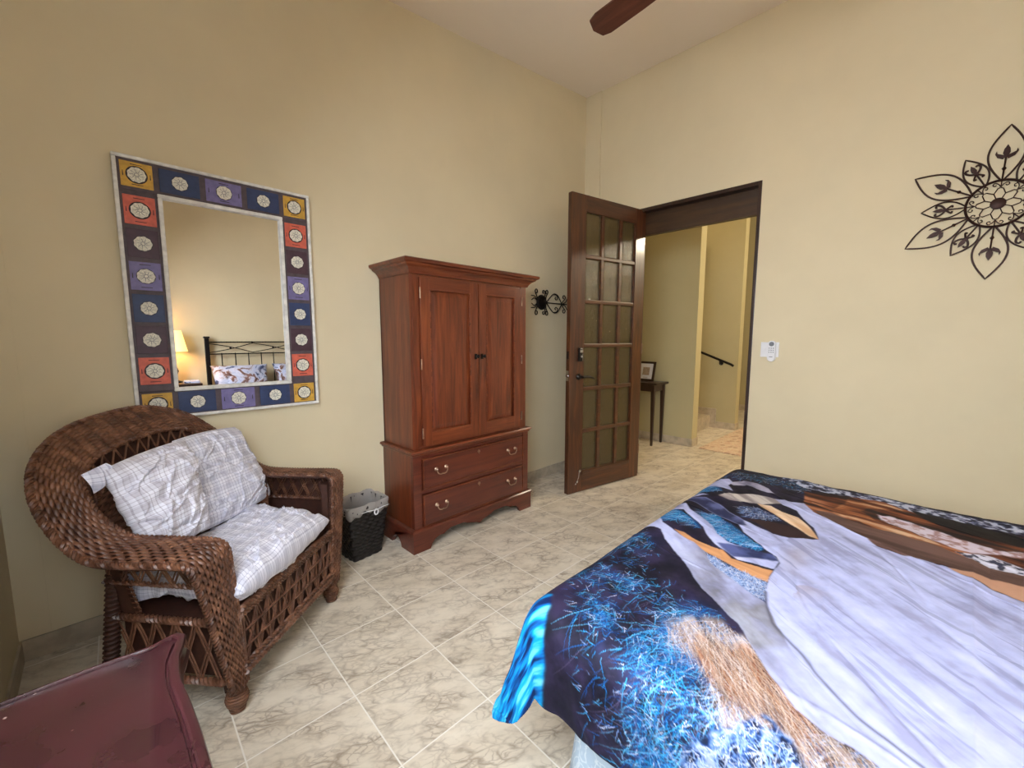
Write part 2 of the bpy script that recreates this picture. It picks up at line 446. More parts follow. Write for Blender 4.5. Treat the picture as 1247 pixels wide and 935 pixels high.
# shallow pilaster in the far corner, and at the left end of the mirror wall
mb = MB(); mb.box(XR-.012, XR+.01, YB-.16, YB+.01, 0, zc(XR-.012)+.01); struct(mb.build('trim_1', MAT['wall']))
mb = MB(); mb.box(XL-.01, XL+.085, YB-.004, YB+.01, .09, zc(XL)); struct(mb.build('trim_2', MAT['wall']))
# tiled baseboards
def tiled_base(name, pts, nrm, h=.085, t=.008, tile=.33):
    mb = MB(); (x0, y0), (x1, y1) = pts; L = math.hypot(x1-x0, y1-y0); n = max(1, round(L/tile))
    ux, uy = (x1-x0)/L, (y1-y0)/L
    for i in range(n):
        a, b = i*L/n+.0012, (i+1)*L/n-.0012
        p = [(x0+ux*a, y0+uy*a), (x0+ux*b, y0+uy*b), (x0+ux*b+nrm[0]*t, y0+uy*b+nrm[1]*t), (x0+ux*a+nrm[0]*t, y0+uy*a+nrm[1]*t)]
        mb.prism(p, 0, h, lambda u, v, d: (u, v, d))
    o = mb.build(name, MAT['basetile']); struct(o)
tiled_base('baseboard_back', ((XL, YB), (XR-.012, YB)), (0, -1))
tiled_base('baseboard_left', ((XL, YF), (XL, YB-.01)), (1, 0))
tiled_base('baseboard_right', ((XR, YF), (XR, DY0-.03)), (-1, 0))
tiled_base('baseboard_front', ((XL, YF), (XR, YF)), (0, 1))

# ------------------------------------------------------------------ the hallway beyond the door
HC = 3.5
mb = MB(); mb.box(4.78, 4.93, 1.858, 4.6, 0, HC); struct(mb.build('wall_hallway', MAT['hallwall']))
mb = MB(); mb.box(6.08, 6.22, 1.80, 4.6, 0, HC); struct(mb.build('wall_stairwell', MAT['hallwall']))
mb = MB(); mb.box(7.9, 8.05, -2, 4.6, 0, HC); struct(mb.build('wall_hall_end', MAT['hallwall']))
mb = MB(); mb.box(XR+TW, 8.05, 4.6, 4.75, 0, HC); struct(mb.build('wall_hall_far', MAT['hallwall']))
mb = MB(); mb.box(XR+TW, 8.05, -2.15, -2, 0, HC); struct(mb.build('wall_hall_near', MAT['hallwall']))
mb = MB(); mb.box(XR+TW-.02, XR+TW, YB, 4.6, 0, HC); mb.box(XR+TW-.02, XR+TW, -2, YF-T, 0, HC); struct(mb.build('wall_hall_side', MAT['hallwall']))
mb = MB(); mb.box(XR+TW-.02, 8.05, -2.15, 4.75, HC, HC+.1); struct(mb.build('ceiling_hall', MAT['ceil']))
tiled_base('baseboard_hallway', ((4.78, 1.858), (4.78, 4.5)), (-1, 0), .09)
tiled_base('baseboard_hallway_end', ((4.772, 1.858), (4.94, 1.858)), (0, -1), .09, tile=.3)
tiled_base('baseboard_stairwell', ((6.08, 1.80), (6.08, 2.12)), (-1, 0), .09)
tiled_base('baseboard_stairwell_end', ((6.072, 1.80), (6.23, 1.80)), (0, -1), .09, tile=.3)
tiled_base('baseboard_hall_end', ((7.9, -1.9), (7.9, 4.5)), (-1, 0), .10)
mb = MB()
for k in range(5):
    mb.box(4.932, 6.078, 2.12+.27*k, 2.12+.27*(k+1) if k < 4 else 4.58, 0 if k == 0 else .0, .175*(k+1))
st = mb.build('staircase', MAT['basetile']); struct(st)
mb = MB()
prof = [(2.045, 0), (2.045, .27), (2.30, .27), (2.30, .445), (2.57, .445), (2.57, .62), (2.84, .62), (2.84, .35), (2.3, 0)]
mb.prism(prof, 6.066, 6.08, lambda u, v, d: (d, u, v)); struct(mb.build('baseboard_staircase', MAT['basetile']))

# handrail
hr = thing('handrail', 'black metal handrail sloping down the stairwell wall', 'handrail', (6.0, 1.9, .9))
mb = MB(); A = Vector((0, -.03, -.01)); B = Vector((0, 1.2, .42+.01))
A = Vector((0, -.04, 0)); B = Vector((0, 1.46, .58))
mb.tube([A+Vector((.0, -.03, -.02)), A, B], .016, 8); mb.build('rail', MAT['iron'], hr, True)
for t in (.10, .8):
    mb = MB(); p = A.lerp(B, t); mb.tube([p, p+Vector((.03, 0, -.05)), p+Vector((.075, 0, -.05))], .011, 6)
    mb.lathe([(.028, 0), (.028, .008)], 12, (p.x+.068, p.y, p.z-.05), 'x'); mb.build('bracket', MAT['iron'], hr, True)
# picture on the stair wall, seen edge-on
pf = thing('picture_frame', 'narrow dark framed picture hanging on the stairwell wall', 'picture', (6.06, 2.42, 2.32))
mb = MB(); 
for a in ((-.12, -.1, -.2, .2), (.1, .12, -.2, .2), (-.12, .12, .18, .2), (-.12, .12, -.2, -.18)): mb.box(-.02, .018, a[0], a[1], a[2], a[3], .003)
mb.build('frame', MAT['darkwood'], pf)
mb = MB(); mb.box(.0, .01, -.1, .1, -.18, .18); lab(mb.build('print', plain('faded_print', srgb(150, 120, 80), .7, 0, 8, .4), pf), 'faded brown print')

# console table and framed photo
ct = thing('console_table', 'narrow dark wood console table with tapering legs in the hallway', 'table', (4.62, 2.50, 0))
mb = MB(); mb.box(-.16, .155, -.345, .6, .715, .738, .004); mb.build('tabletop', MAT['darkwood'], ct)
mb = MB(); mb.box(-.13, .13, -.30, .56, .635, .715, .002)
mb.build('apron', MAT['darkwood'], ct)
for x in (-.12, .12):
    for y in (-.29, .55):
        mb = MB(); mb.sweep([((x, y, 0), (1, 0, 0), (0, 1, 0)), ((x, y, .635), (1.8, 0, 0), (0, 1.8, 0)), ((x, y, .714), (1.8, 0, 0), (0, 1.8, 0))], [(-.011, -.011), (.011, -.011), (.011, .011), (-.011, .011)])
        mb.build('leg', MAT['darkwood'], ct)
ph = thing('photo_frame', 'small dark framed picture leaning upright on the hallway console table', 'picture frame', (4.66, 2.40, .739), math.radians(-8))
ph.rotation_euler = (0, math.radians(12), math.radians(-6))
mb = MB()
for a in ((-.115, -.09, 0, .235), (.09, .115, 0, .235), (-.115, .115, 0, .025), (-.115, .115, .21, .235)): mb.box(-.012, .006, a[0], a[1], a[2], a[3], .003)
mb.build('frame', MAT['darkwood'], ph)
mb = MB(); mb.box(-.004, .004, -.09, .09, .025, .21); lab(mb.build('mat_board', plain('white_card', srgb(232, 232, 238), .6, 0, 20, .02), ph), 'white card in the frame')
mb = MB(); mb.box(-.0055, -.004, -.045, .045, .07, .165)
for k in range(3): mb.box(-.0058, -.004, -.03, .03, .045-.006*k, .047-.006*k)
mb.build('print', plain('tan_drawing', srgb(170, 150, 130), .7, 0, 60, .4), ph)
mb = MB(); mb.box(.004, .008, -.02, .02, 0, .15); mb.build('stand', MAT['darkwood'], ph)
# rug
mb = MB(); mb.box(4.76, 6.9, .55, 1.77, .001, .009, .003)
rg = mb.build('rug', MAT['rug']); tag(rg, 'faded red and cream patterned rug on the hallway floor', 'rug')

# ------------------------------------------------------------------ door frame, header and open door
dr = bpy.data.objects.new('door_1', None); COL.objects.link(dr); struct(dr)
mb = MB()
mb.box(XR-.006, XR+TW+.006, DY0-.0, DY0+.022, 0, DZ, .002)
mb.box(XR-.006, XR+TW+.006, DY1-.024, DY1, 0, DZ, .002)
mb.box(XR-.006, XR+TW+.006, DY0+.022, DY1-.024, DZ-.028, DZ, .002)
mb.build('door_frame', MAT['darkwood'], dr)
mb = MB(); mb.box(XR+.068, XR+TW, DY0+.022, DY1-.024, 2.128, DZ-.028, .002); mb.build('header_panel', MAT['header'], dr)
mb = MB(); mb.box(XR+.055, XR+.075, DY0+.02, DY0+.034, 0, 2.13, .001)
mb.build('door_stop_strip', MAT['door_z'], dr)
LA = math.radians(169.24)
lf = bpy.data.objects.new('door_leaf', None); COL.objects.link(lf); lf.parent = dr
lf.location = (3.392, 1.790, .008); lf.rotation_euler = (0, 0, LA)
# leaf frame: local x along the leaf; the face seen from the room is local +y
def lbox(mb, x0, x1, z0, z1, y0=-.04, y1=0, b=.003): mb.box(x0, x1, y0, y1, z0, z1, b)
LW, LH = .842, 2.318
xs = [(.119, .269), (.32, .48), (.53, .69)]
zt = 2.195; zb = .17; rows = 6; mun = .032
ph_ = (zt-zb-5*mun)/6
zr = [(zt-(k+1)*ph_-k*mun, zt-k*(ph_+mun)) for k in range(6)]
mb = MB(); lbox(mb, 0, .119, 0, LH); mb.build('stile', MAT['door_z'], lf)
mb = MB(); lbox(mb, .692, LW, 0, LH); mb.build('stile', MAT['door_z'], lf)
mb = MB(); lbox(mb, .119, .692, zt, LH); mb.build('rail', MAT['door_x'], lf)
mb = MB(); lbox(mb, .119, .692, 0, zb-.03); mb.build('rail', MAT['door_x'], lf)
mb = MB()
for x0, x1 in ((.269, .32), (.48, .53)):
    lbox(mb, x0+.008, x1-.008, zb-.03, zt, -.038, -.003, .006)
for k in range(5):
    z1 = zr[k][0]; z0 = zr[k+1][1]
    lbox(mb, .119, .692, z0, z1, -.036, -.002, .007)
mb.box(.119, .692, -.040, 0.004, zb-.034, zb, .007)
mb.box(.119, .127, -.034, -.008, zb, zt); mb.box(.684, .692, -.034, -.008, zb, zt)
mb.build('muntin_grid', MAT['door_x'], lf)
for (x0, x1) in xs:
    for z0, z1 in zr:
        mb = MB(); mb.box(x0-.007, x1+.007, -.024, -.018, z0-.003, z1+.003); mb.build('glass_pane', MAT['glass'], lf)
# deadbolt, handle, bolt at the foot, hinges
mb = MB(); mb.box(.718, .757, 0, .018, 1.06, 1.168, .006); mb.box(.84, .8445, -.032, -.008, 1.08, 1.14, .001)
mb.build('deadbolt_case', MAT['steel'], lf)
mb = MB(); mb.box(.722, .753, .018, .024, 1.128, 1.152, .003); mb.box(.726, .749, .018, .024, 1.156, 1.164, .002); mb.box(.722, .727, .018, .023, 1.065, 1.12, .002)
mb.lathe([(.009, 0), (.009, .012)], 14, (.742, .018, 1.10), 'y'); lab(mb.build('deadbolt_trim', MAT['chrome'], lf), 'bright chrome deadbolt trim')
mb = MB(); mb.lathe([(.026, 0), (.026, .006), (.018, .012), (.011, .03), (.011, .05)], 20, (.745, 0, .94), 'y')
mb.tube([(.745, .048, .94), (.70, .052, .942), (.655, .05, .935), (.615, .044, .922)], [.011, .010, .009, .006], 10)
mb.build('door_handle', MAT['steel'], lf, True)
mb = MB(); mb.lathe([(.012, 0), (.012, .012), (.006, .016)], 14, (LW, -.02, .95), 'x'); mb.box(LW-.001, LW+.003, -.034, -.006, .91, .99)
lab(mb.build('latch', MAT['chrome'], lf, True), 'bright latch plate on the door edge')
mb = MB(); mb.lathe([(.010, 0), (.013, .008), (.012, .016), (.005, .02)], 14, (.727, 0, .178), 'y'); mb.tube([(.727, .008, .17), (.735, .012, .13), (.748, .012, .10)], .003, 6)
mb.lathe([(.009, 0), (.009, .012)], 12, (.75, 0, .09), 'y'); mb.lathe([(.007, 0), (.007, .010)], 12, (.765, 0, .075), 'y')
lab(mb.build('foot_bolt', MAT['chrome'], lf, True), 'small chrome hook and knob near the foot of the door')
for z in (.25, 1.15, 2.05):
    mb = MB(); mb.tube([(-.008, -.004, z-.045), (-.008, -.004, z+.045)], .006, 8); mb.box(-.004, .002, -.036, -.004, z-.045, z+.045); mb.build('hinge', MAT['brass'], lf)

# ------------------------------------------------------------------ mirror
MX0, MX1, MZ0, MZ1 = .095, .842, .893, 1.985
gx0, gx1, gz0, gz1 = .232, .705, 1.016, 1.848
mr = thing('wall_mirror', 'tall mirror in a frame of yellow, coral, plum, lavender and navy painted squares', 'mirror', (0, YB-.004, 0))
def fr(mb, x0, x1, z0, z1, w, y0, y1, b=.003):
    mb.box(x0, x1, y0, y1, z0, z0+w, b); mb.box(x0, x1, y0, y1, z1-w, z1, b); mb.box(x0, x0+w, y0, y1, z0+w, z1-w, b); mb.box(x1-w, x1, y0, y1, z0+w, z1-w, b)
mb = MB()
mb.box(MX0+.006, MX1-.006, -.028, 0, MZ0+.006, gz0, .003); mb.box(MX0+.006, MX1-.006, -.028, 0, gz1, MZ1-.006, .003)
mb.box(MX0+.006, gx0, -.028, 0, gz0, gz1, .003); mb.box(gx1, MX1-.006, -.028, 0, gz0, gz1, .003)
mb.build('frame', MAT['frame_grout'], mr)
mb = MB(); fr(mb, MX0, MX1, MZ0, MZ1, .014, -.034, -.0005, .004); lab(mb.build('outer_border', MAT['frame_white'], mr), 'whitewashed outer border')
mb = MB(); fr(mb, gx0-.004, gx1+.004, gz0-.004, gz1+.004, .016, -.037, -.01, .004); lab(mb.build('inner_border', MAT['frame_white'], mr), 'whitewashed inner border')
mb = MB(); mb.box(gx0-.002, gx1+.002, -.018, -.012, gz0-.002, gz1+.002); mb.build('mirror_glass', MAT['mirror'], mr)
def square(cx, cz, w, h, colr):
    mb = MB(); mb.box(cx-w/2, cx+w/2, -.0305, -.027, cz-h/2, cz+h/2, .0015); mb.cur = 1; r = .029 if colr != 'navy' else .027
    if colr in ('yellow', 'coral', 'lavender'):
        for s in (-1, 1):
            mb.tube([(cx-.018, -.031, cz+s*h*.40), (cx+.018, -.031, cz+s*h*.40)], [.0018, .0012], 5)
            mb.tube([(cx+s*w*.42, -.031, cz-.010), (cx+s*w*.42, -.031, cz+.010)], [.0018, .0012], 5)
    rr_ = r+(.0055 if colr in ('yellow', 'coral') else .0025)
    mb.lathe([(rr_, -.0300), (rr_, -.0315)], 28, (cx, 0, cz), 'y')
    p = mb.build('painted_square', [MAT['p_'+colr], MAT['ink']], mr); lab(p, colr+' painted square')
    mb = MB(); n = 40
    out = [((r+.0011*math.cos(a*9))*math.cos(a), (r+.0011*math.cos(a*9))*math.sin(a)) for a in [2*PI*i/n for i in range(n)]]
    mb.prism(out, -.0313, -.0335, lambda u, v, d: (cx+u, d, cz+v)); mb.cur = 1
    for i in range(9):
        a = 2*PI*i/9+.2; mb.tube([(cx+math.cos(a)*.009, -.0337, cz+math.sin(a)*.009), (cx+math.cos(a+.2)*.023, -.0337, cz+math.sin(a+.2)*.023)], [.0009, .0005], 4)
    mb.tube([(cx+.007*math.cos(2*PI*i/12), -.0337, cz+.007*math.sin(2*PI*i/12)) for i in range(12)], .001, 4, True)
    mb.build('medallion', [MAT['medal'], MAT['greyp']], p)
bandL = (MX0+.014+gx0-.004)/2; bandR = (MX1-.014+gx1+.004)/2
bandB = (MZ0+.014+gz0-.004)/2; bandT = (MZ1-.014+gz1+.004)/2
wv = (gx0-.004-MX0-.014)-.018; hh = (MZ1-MZ0-.028)/8
seqv = ['yellow', 'coral', 'plum', 'lavender', 'navy', 'plum', 'coral', 'yellow']
zs = [MZ1-.014-hh*(k+.5) for k in range(8)]
zs[0] = bandT; zs[7] = bandB
for cx in (bandL, bandR):
    for k, cz in enumerate(zs): square(cx, cz, wv, .098 if k in (0, 7) else hh-.017, seqv[k])
wx = (gx1-gx0+.008)/3
for cz in (bandB, bandT):
    for k, c in enumerate(('navy', 'lavender', 'navy')):
        square(gx0-.004+wx*(k+.5), cz, wx-.022, .096, c)

# ------------------------------------------------------------------ armoire
ar = thing('armoire', 'tall cherry wood armoire with two panelled doors over two drawers', 'armoire', (1.205, 2.01, 0))
W_, D_ = .995, .366       # plinth footprint; local x right, y towards the wall
mb = MB()  # bracket-foot plinth with scalloped apron
h0 = .122
def scal(w):
    return [(0, 0), (0, h0), (w, h0), (w, 0), (w-.115, 0), (w-.135, .045), (w-.155, .062), (w-.20, .066), (w-.25, .066), (w-.27, .082), (w-.30, .087), (w/2+.09, .087), (w/2+.075, .066), (w/2+.05, .058),
            (w/2+.02, .052), (w/2, .043), (w/2-.02, .052), (w/2-.05, .058), (w/2-.075, .066), (w/2-.09, .087), (.30, .087), (.27, .082), (.25, .066), (.20, .066), (.155, .062), (.135, .045), (.115, 0)]
def scal(w, foot=.115):
    r = [(0, 0), (0, h0), (w, h0), (w, 0)]
    half = [(foot, 0), (foot+.012, .028), (foot+.035, .05), (foot+.07, .062)]
    if w > .6:
        half += [(foot+.10, .060), (foot+.115, .07), (foot+.15, .083), (w/2-.13, .083), (w/2-.10, .068), (w/2-.07, .06), (w/2-.03, .052)]
        mid = [(w/2, .036)]
    else: half += [(foot+.08, .075)]; mid = []
    return r+[(w-a, b) for a, b in half]+mid+[(a, b) for a, b in reversed(half)]
mb.prism(scal(W_), 0, .022, lambda u, v, d: (u, d, v))
mb.prism(scal(D_-.021), .0, .022, lambda u, v, d: (d, u+.0215, v)); mb.prism(scal(D_-.021), W_-.022, W_, lambda u, v, d: (d, u+.0215, v))
mb.box(.01, W_-.01, .01, D_, .092, .119)
prof = [(0, 0), (.006, 0), (.006, .010), (0, .018), (-.012, .024), (-.02, .024), (-.02, 0)]
def ring3(x0, x1, y0, y1, z):  # left side, front, right side
    s2 = 1
    return [((x0, y1, z), (-1, 0, 0), (0, 0, 1)), ((x0, y0, z), (-1, -1, 0), (0, 0, 1)), ((x1, y0, z), (1, -1, 0), (0, 0, 1)), ((x1, y1, z), (1, 0, 0), (0, 0, 1))]
mb.sweep(ring3(0, W_, 0, D_, h0-.006), prof)
mb.build('plinth', MAT['cherryd_x'], ar)
# lower case
b0, b1 = .02, W_-.02; yf = .018
mb = MB(); mb.box(b0, b0+.02, yf+.02, D_, h0, .575, .002); mb.box(b1-.02, b1, yf+.02, D_, h0, .575, .002); mb.box(b0+.01, b1-.01, D_-.01, D_, h0, .575)
mb.box(b0+.02, b1-.02, yf+.02, D_-.01, h0, h0+.015); mb.box(b0+.02, b1-.02, yf+.02, D_-.01, .34, .35)
mb.build('lower_case_side', MAT['cherry_z'], ar)
mb = MB()
for x in (b0, b1-.052):
    mb.box(x-.002, x+.054, yf-.004, yf+.03, h0+.001, .574, .004)
mb.box(b0+.052, b1-.052, yf, yf+.02, h0, .140, .002); mb.box(b0+.052, b1-.052, yf, yf+.02, .338, .362, .002); mb.box(b0+.052, b1-.052, yf, yf+.02, .552, .577, .002)
mb.build('face_frame', MAT['cherryd_x'], ar)
def bail(parent, x, z, y):
    mb = MB()
    for s in (-1, 1):
        mb.lathe([(.004, .004), (.011, .001), (.012, -.003), (.006, -.008), (.004, -.014), (.006, -.018), (.003, -.021)], 12, (x+s*.036, y, z), 'y')
    pts = [(x-.036, y-.015, z), (x-.037, y-.017, z-.010), (x-.028, y-.019, z-.026), (x-.014, y-.019, z-.031), (x, y-.019, z-.030), (x+.014, y-.019, z-.031), (x+.028, y-.019, z-.026), (x+.037, y-.017, z-.010), (x+.036, y-.015, z)]
    mb.tube(catmull(pts, 30).tolist(), .0035, 7); mb.build('handle', MAT['brass'], parent, True)
for z0, z1 in ((.366, .550), (.142, .336)):
    mb = MB(); mb.box(b0+.056, b1-.056, yf-.010, yf+.022, z0, z1, .003)
    mb.box(b0+.066, b1-.066, yf-.014, yf-.009, z0+.01, z1-.01, .003)
    d = mb.build('drawer', MAT['cherryd_x'], ar)
    mb = MB(); fr(mb, b0+.056, b1-.056, z0, z1, .007, yf-.0165, yf-.008, .003); mb.build('bead', MAT['cherry_x'], d)
    zc_ = (z0+z1)/2+.018
    bail(d, b0+.056+.125, zc_, yf-.014); bail(d, b1-.056-.125, zc_, yf-.014)
    mb = MB(); mb.lathe([(.010, 0), (.010, -.003), (.004, -.004)], 14, (W_/2, yf-.014, z1-.03), 'y'); mb.box(W_/2-.002, W_/2+.002, yf-.0185, yf-.014, z1-.047, z1-.03)
    mb.build('keyhole', MAT['brass'], d)
# waist moulding
mb = MB(); prof = [(0, 0), (.004, 0), (.010, .006), (.012, .014), (.020, .018), (.022, .024), (.018, .032), (.004, .034), (-.03, .034), (-.03, 0)]
mb.sweep(ring3(b0, b1, yf, D_, .573), prof); mb.box(b0, b1, yf, D_, .576, .604)
mb.build('waist_moulding', MAT['cherry_x'], ar)
# upper case
u0, u1, uy, ut = .030, W_-.030, .030, 1.602
mb = MB(); mb.box(u0, u0+.02, uy, D_, .607, ut, .002); mb.box(u1-.02, u1, uy, D_, .607, ut, .002); mb.box(u0, u1, D_-.012, D_, .607, ut); mb.box(u0+.02, u1-.02, uy+.02, D_, .607, .62)
mb.box(u0+.02, u1-.02, uy+.02, D_, ut-.02, ut)
mb.build('upper_case_side', MAT['cherry_z'], ar)
mb = MB()
for s, x in ((1, u0), (-1, u1)):
    poly = [(x+s*.0, .02), (x+s*.014, 0), (x+s*.056, 0), (x+s*.056, .035), (x, .035)]
    mb.prism([(x+s*.004, .012), (x+s*.016, -.004), (x+s*.056, -.004), (x+s*.056, .03), (x+s*.004, .03)], .607, ut, lambda u, v, d: (u, v+uy, d))
mb.cur = 1; mb.box(u0+.05, u1-.05, uy, uy+.03, ut-.03, ut, .002); mb.box(u0+.05, u1-.05, uy, uy+.03, .607, .622, .002); mb.build('upper_face_frame', [MAT['cherry_z'], MAT['cherry_x']], ar)
dm = W_/2+.018
def adoor(x0, x1, knob_x, hinge_x):
    z0, z1 = .622, 1.588; y0, y1 = uy-.014, uy+.006; s = .066
    mb = MB()
    mb.box(x0, x0+s, y0, y1, z0, z1, .003); mb.box(x1-s, x1, y0, y1, z0, z1, .003); mb.cur = 1
    mb.box(x0+s-.001, x1-s+.001, y0+.0003, y1, z0, z0+s+.012, .002); mb.box(x0+s-.001, x1-s+.001, y0+.0003, y1, z1-s, z1, .002)
    d = mb.build('door', [MAT['cherry_z'], MAT['cherry_x']], ar)
    a0, a1, c0, c1 = x0+s, x1-s, z0+s+.012, z1-s
    mb = MB(); mb.box(a0+.001, a1-.001, y0+.012, y1, c0, c1); 
    # raised field with sloping edge
    f = [(a0+.006, y0+.0115, c0+.006), (a1-.006, y0+.0115, c0+.006), (a1-.006, y0+.0115, c1-.006), (a0+.006, y0+.0115, c1-.006)]
    g = [(a0+.038, y0+.003, c0+.038), (a1-.038, y0+.003, c0+.038), (a1-.038, y0+.003, c1-.038), (a0+.038, y0+.003, c1-.038)]
    mb.add(f+g, [(4, 5, 6, 7), (0, 1, 5, 4), (1, 2, 6, 5), (2, 3, 7, 6), (3, 0, 4, 7), (3, 2, 1, 0)])
    mb.build('panel', MAT['cherry_z'], d)
    mb = MB(); fr(mb, a0-.004, a1+.004, c0-.004, c1+.004, .009, y0-.003, y0+.011, .004); mb.build('panel_moulding', MAT['cherry_x'], d)
    mb = MB(); mb.box(knob_x-.010, knob_x+.010, y0-.003, y0, 1.115, 1.150, .001)
    mb.lathe([(.004, 0), (.006, -.008), (.005, -.014), (.011, -.020), (.012, -.026), (.006, -.031)], 14, (knob_x, y0-.002, 1.135), 'y'); mb.build('knob', MAT['iron'], d, True)
    for hz in (.70, 1.10, 1.50):
        mb = MB(); mb.tube([(hinge_x, y0-.003, hz-.03), (hinge_x, y0-.003, hz+.03)], .0045, 8); mb.build('hinge', MAT['brass'], d)
adoor(u0+.060, dm-.002, dm-.026, u0+.058); adoor(dm+.002, u1-.060+.0, dm+.026, u1-.058)
# cornice
mb = MB(); prof = [(0, 0), (.004, 0), (.008, .010), (.014, .020), (.026, .032), (.044, .042), (.048, .050), (.062, .056), (.066, .070), (.060, .076), (-.03, .074), (-.03, 0)]
mb.sweep(ring3(u0, u1, uy-.008, D_-.002, ut), prof); mb.box(u0, u1, uy-.008, D_-.002, ut+.03, ut+.070)
mb.build('cornice', MAT['cherry_x'], ar)

# ------------------------------------------------------------------ wicker armchair (local x along the front, y to the back)
CO = (.4975, 1.74); CA = math.atan2(.426, .523)
chair = thing('wicker_armchair', 'wide brown wicker armchair with a rounded rolled back in the corner', 'armchair', (CO[0], CO[1], 0), CA)
cx0 = -.02
outer = [(-.345, 0, .085), (-.385, -.003, .25), (-.43, -.006, .45), (-.462, -.008, .565), (-.472, .0, .592), (-.478, .02, .604), (-.485, .10, .606), (-.497, .19, .608), (-.515, .27, .628), (-.522, .34, .69), (-.505, .42, .77),
         (-.465, .485, .842), (-.40, .54, .895), (-.31, .58, .938), (-.19, .605, .963), (cx0, .612, .972)]
inner = [(-.285, 0, .085), (-.300, -.003, .25), (-.318, -.006, .45), (-.330, -.008, .575), (-.333, .006, .602), (-.335, .03, .612), (-.338, .10, .614), (-.350, .19, .618), (-.385, .275, .640), (-.402, .35, .71), (-.385, .41, .775),
         (-.345, .455, .82), (-.285, .485, .85), (-.21, .50, .868), (-.12, .51, .878), (cx0, .514, .882)]
def mirror_x(P): return [(2*cx0-x, y, z) for x, y, z in reversed(P[:-1])]
outerR = [(.12, .592, .935), (.21, .568, .875), (.285, .52, .785), (.335, .455, .685), (.362, .38, .618), (.372, .27, .606), (.378, .15, .606), (.384, .03, .606), (.380, .002, .590), (.372, -.008, .565), (.360, -.006, .45), (.335, -.003, .25), (.310, 0, .085)]
innerR = [(.07, .502, .868), (.14, .47, .82), (.20, .43, .745), (.245, .375, .665), (.268, .30, .620), (.278, .20, .614), (.284, .10, .614), (.288, .02, .614), (.288, .0, .602), (.286, -.008, .575), (.280, -.006, .45), (.265, -.003, .25), (.250, 0, .085)]
def squeeze(P):  # keep the far side clear of the wall behind it
    r = []
    for x, y, z in P:
        if x > cx0:
            over = CO[1]+math.sin(CA)*x+math.cos(CA)*y-(YB-.02)
            if over > 0: x -= over*.75; y -= over*.72
        r.append((x, y, z))
    return r
O_ = squeeze(outer+outerR); I_ = squeeze(inner+innerR)
NU = 620
Oc = catmull(O_, NU); Ic = catmull(I_, NU)
mid = (Oc+Ic)/2; d = np.r_[0, np.cumsum(np.linalg.norm(np.diff(mid, axis=0), axis=1))]
tt = np.interp(np.linspace(0, d[-1], NU), d, np.arange(NU)); ii = np.minimum(tt.astype(int), NU-2); ff = (tt-ii)[:, None]
Oc = Oc[ii]*(1-ff)+Oc[ii+1]*ff; Ic = Ic[ii]*(1-ff)+Ic[ii+1]*ff
NR = 12
vv = np.linspace(0, 1, NR)
Pn = Ic[:, None]*(1-vv)[None, :, None]+Oc[:, None]*vv[None, :, None]
Tu = np.gradient(Pn, axis=0); Tv = np.gradient(Pn, axis=1)
Nn = np.cross(Tu, Tv); Nn /= np.linalg.norm(Nn, axis=2)[..., None]
for k in range(3): # smooth normals along u
    Nn[1:-1] = (Nn[:-2]+Nn[1:-1]+Nn[2:])/3
Nn /= np.linalg.norm(Nn, axis=2)[..., None]
Pn = Pn+Nn*(.010*np.sin(PI*vv))[None, :, None]
mb = MB(); strands(mb, Pn, Nn, .036, .0032, .54, .0042, 6)
rope(mb, Oc, .0075, .026); rope(mb, Ic, .006, .026)
mb.build('woven_back_and_arms', MAT['wicker'], chair, True, 60)
# solid backing of the band
mb = MB(); st_ = 4; A = (Pn-Nn*.004)[::st_]; B = (Pn-Nn*.016)[::st_]; n_ = A.shape[0]
vs = A[:, [0, 5, 11]].reshape(-1, 3).tolist()+B[:, [0, 5, 11]].reshape(-1, 3).tolist(); o_ = n_*3; fs = []
for i in range(n_-1):
    for j in range(2):
        a = i*3+j; fs.append((a, a+1, a+4, a+3)); fs.append((o_+a, o_+a+3, o_+a+4, o_+a+1))
    for j in (0, 2):
        a = i*3+j; fs.append((a, a+3, o_+a+3, o_+a))
mb.add(vs, fs); mb.build('band_backing', MAT['wickerdark'], chair)
# lattice helpers: P(s, z) -> point on a panel
def lattice(mb, f, s0, s1, z0, z1, step, r=.0042, style='x', seg=8):
    h = z1-z0; n = max(1, round((s1-s0)/step)); w = (s1-s0)/n
    for i in range(-1, n+1):
        for sgn in ((1, -1) if style in ('x', 'xb') else (1,)):
            pts = []
            for k in range(seg+1):
                t = k/seg; s = s0+(i+(t if sgn > 0 else 1-t)*(1.0 if style != 'd' else .8))*w; z = z0+t*h
                if s < s0-1e-6 or s > s1+1e-6: continue
                pts.append(f(s, z))
            if len(pts) > 1:
                off = [tuple(p) for p in pts]; mb.tube(off, r, 5, flat=.5)
                off = [tuple(f(s_+.011, z_)) for s_, z_ in [(s0+(i+(k/seg if sgn > 0 else 1-k/seg))*w, z0+k/seg*h) for k in range(seg+1)] if s0 <= s_+.011 <= s1]
                if len(off) > 1: mb.tube(off, r*.8, 5, flat=.5)
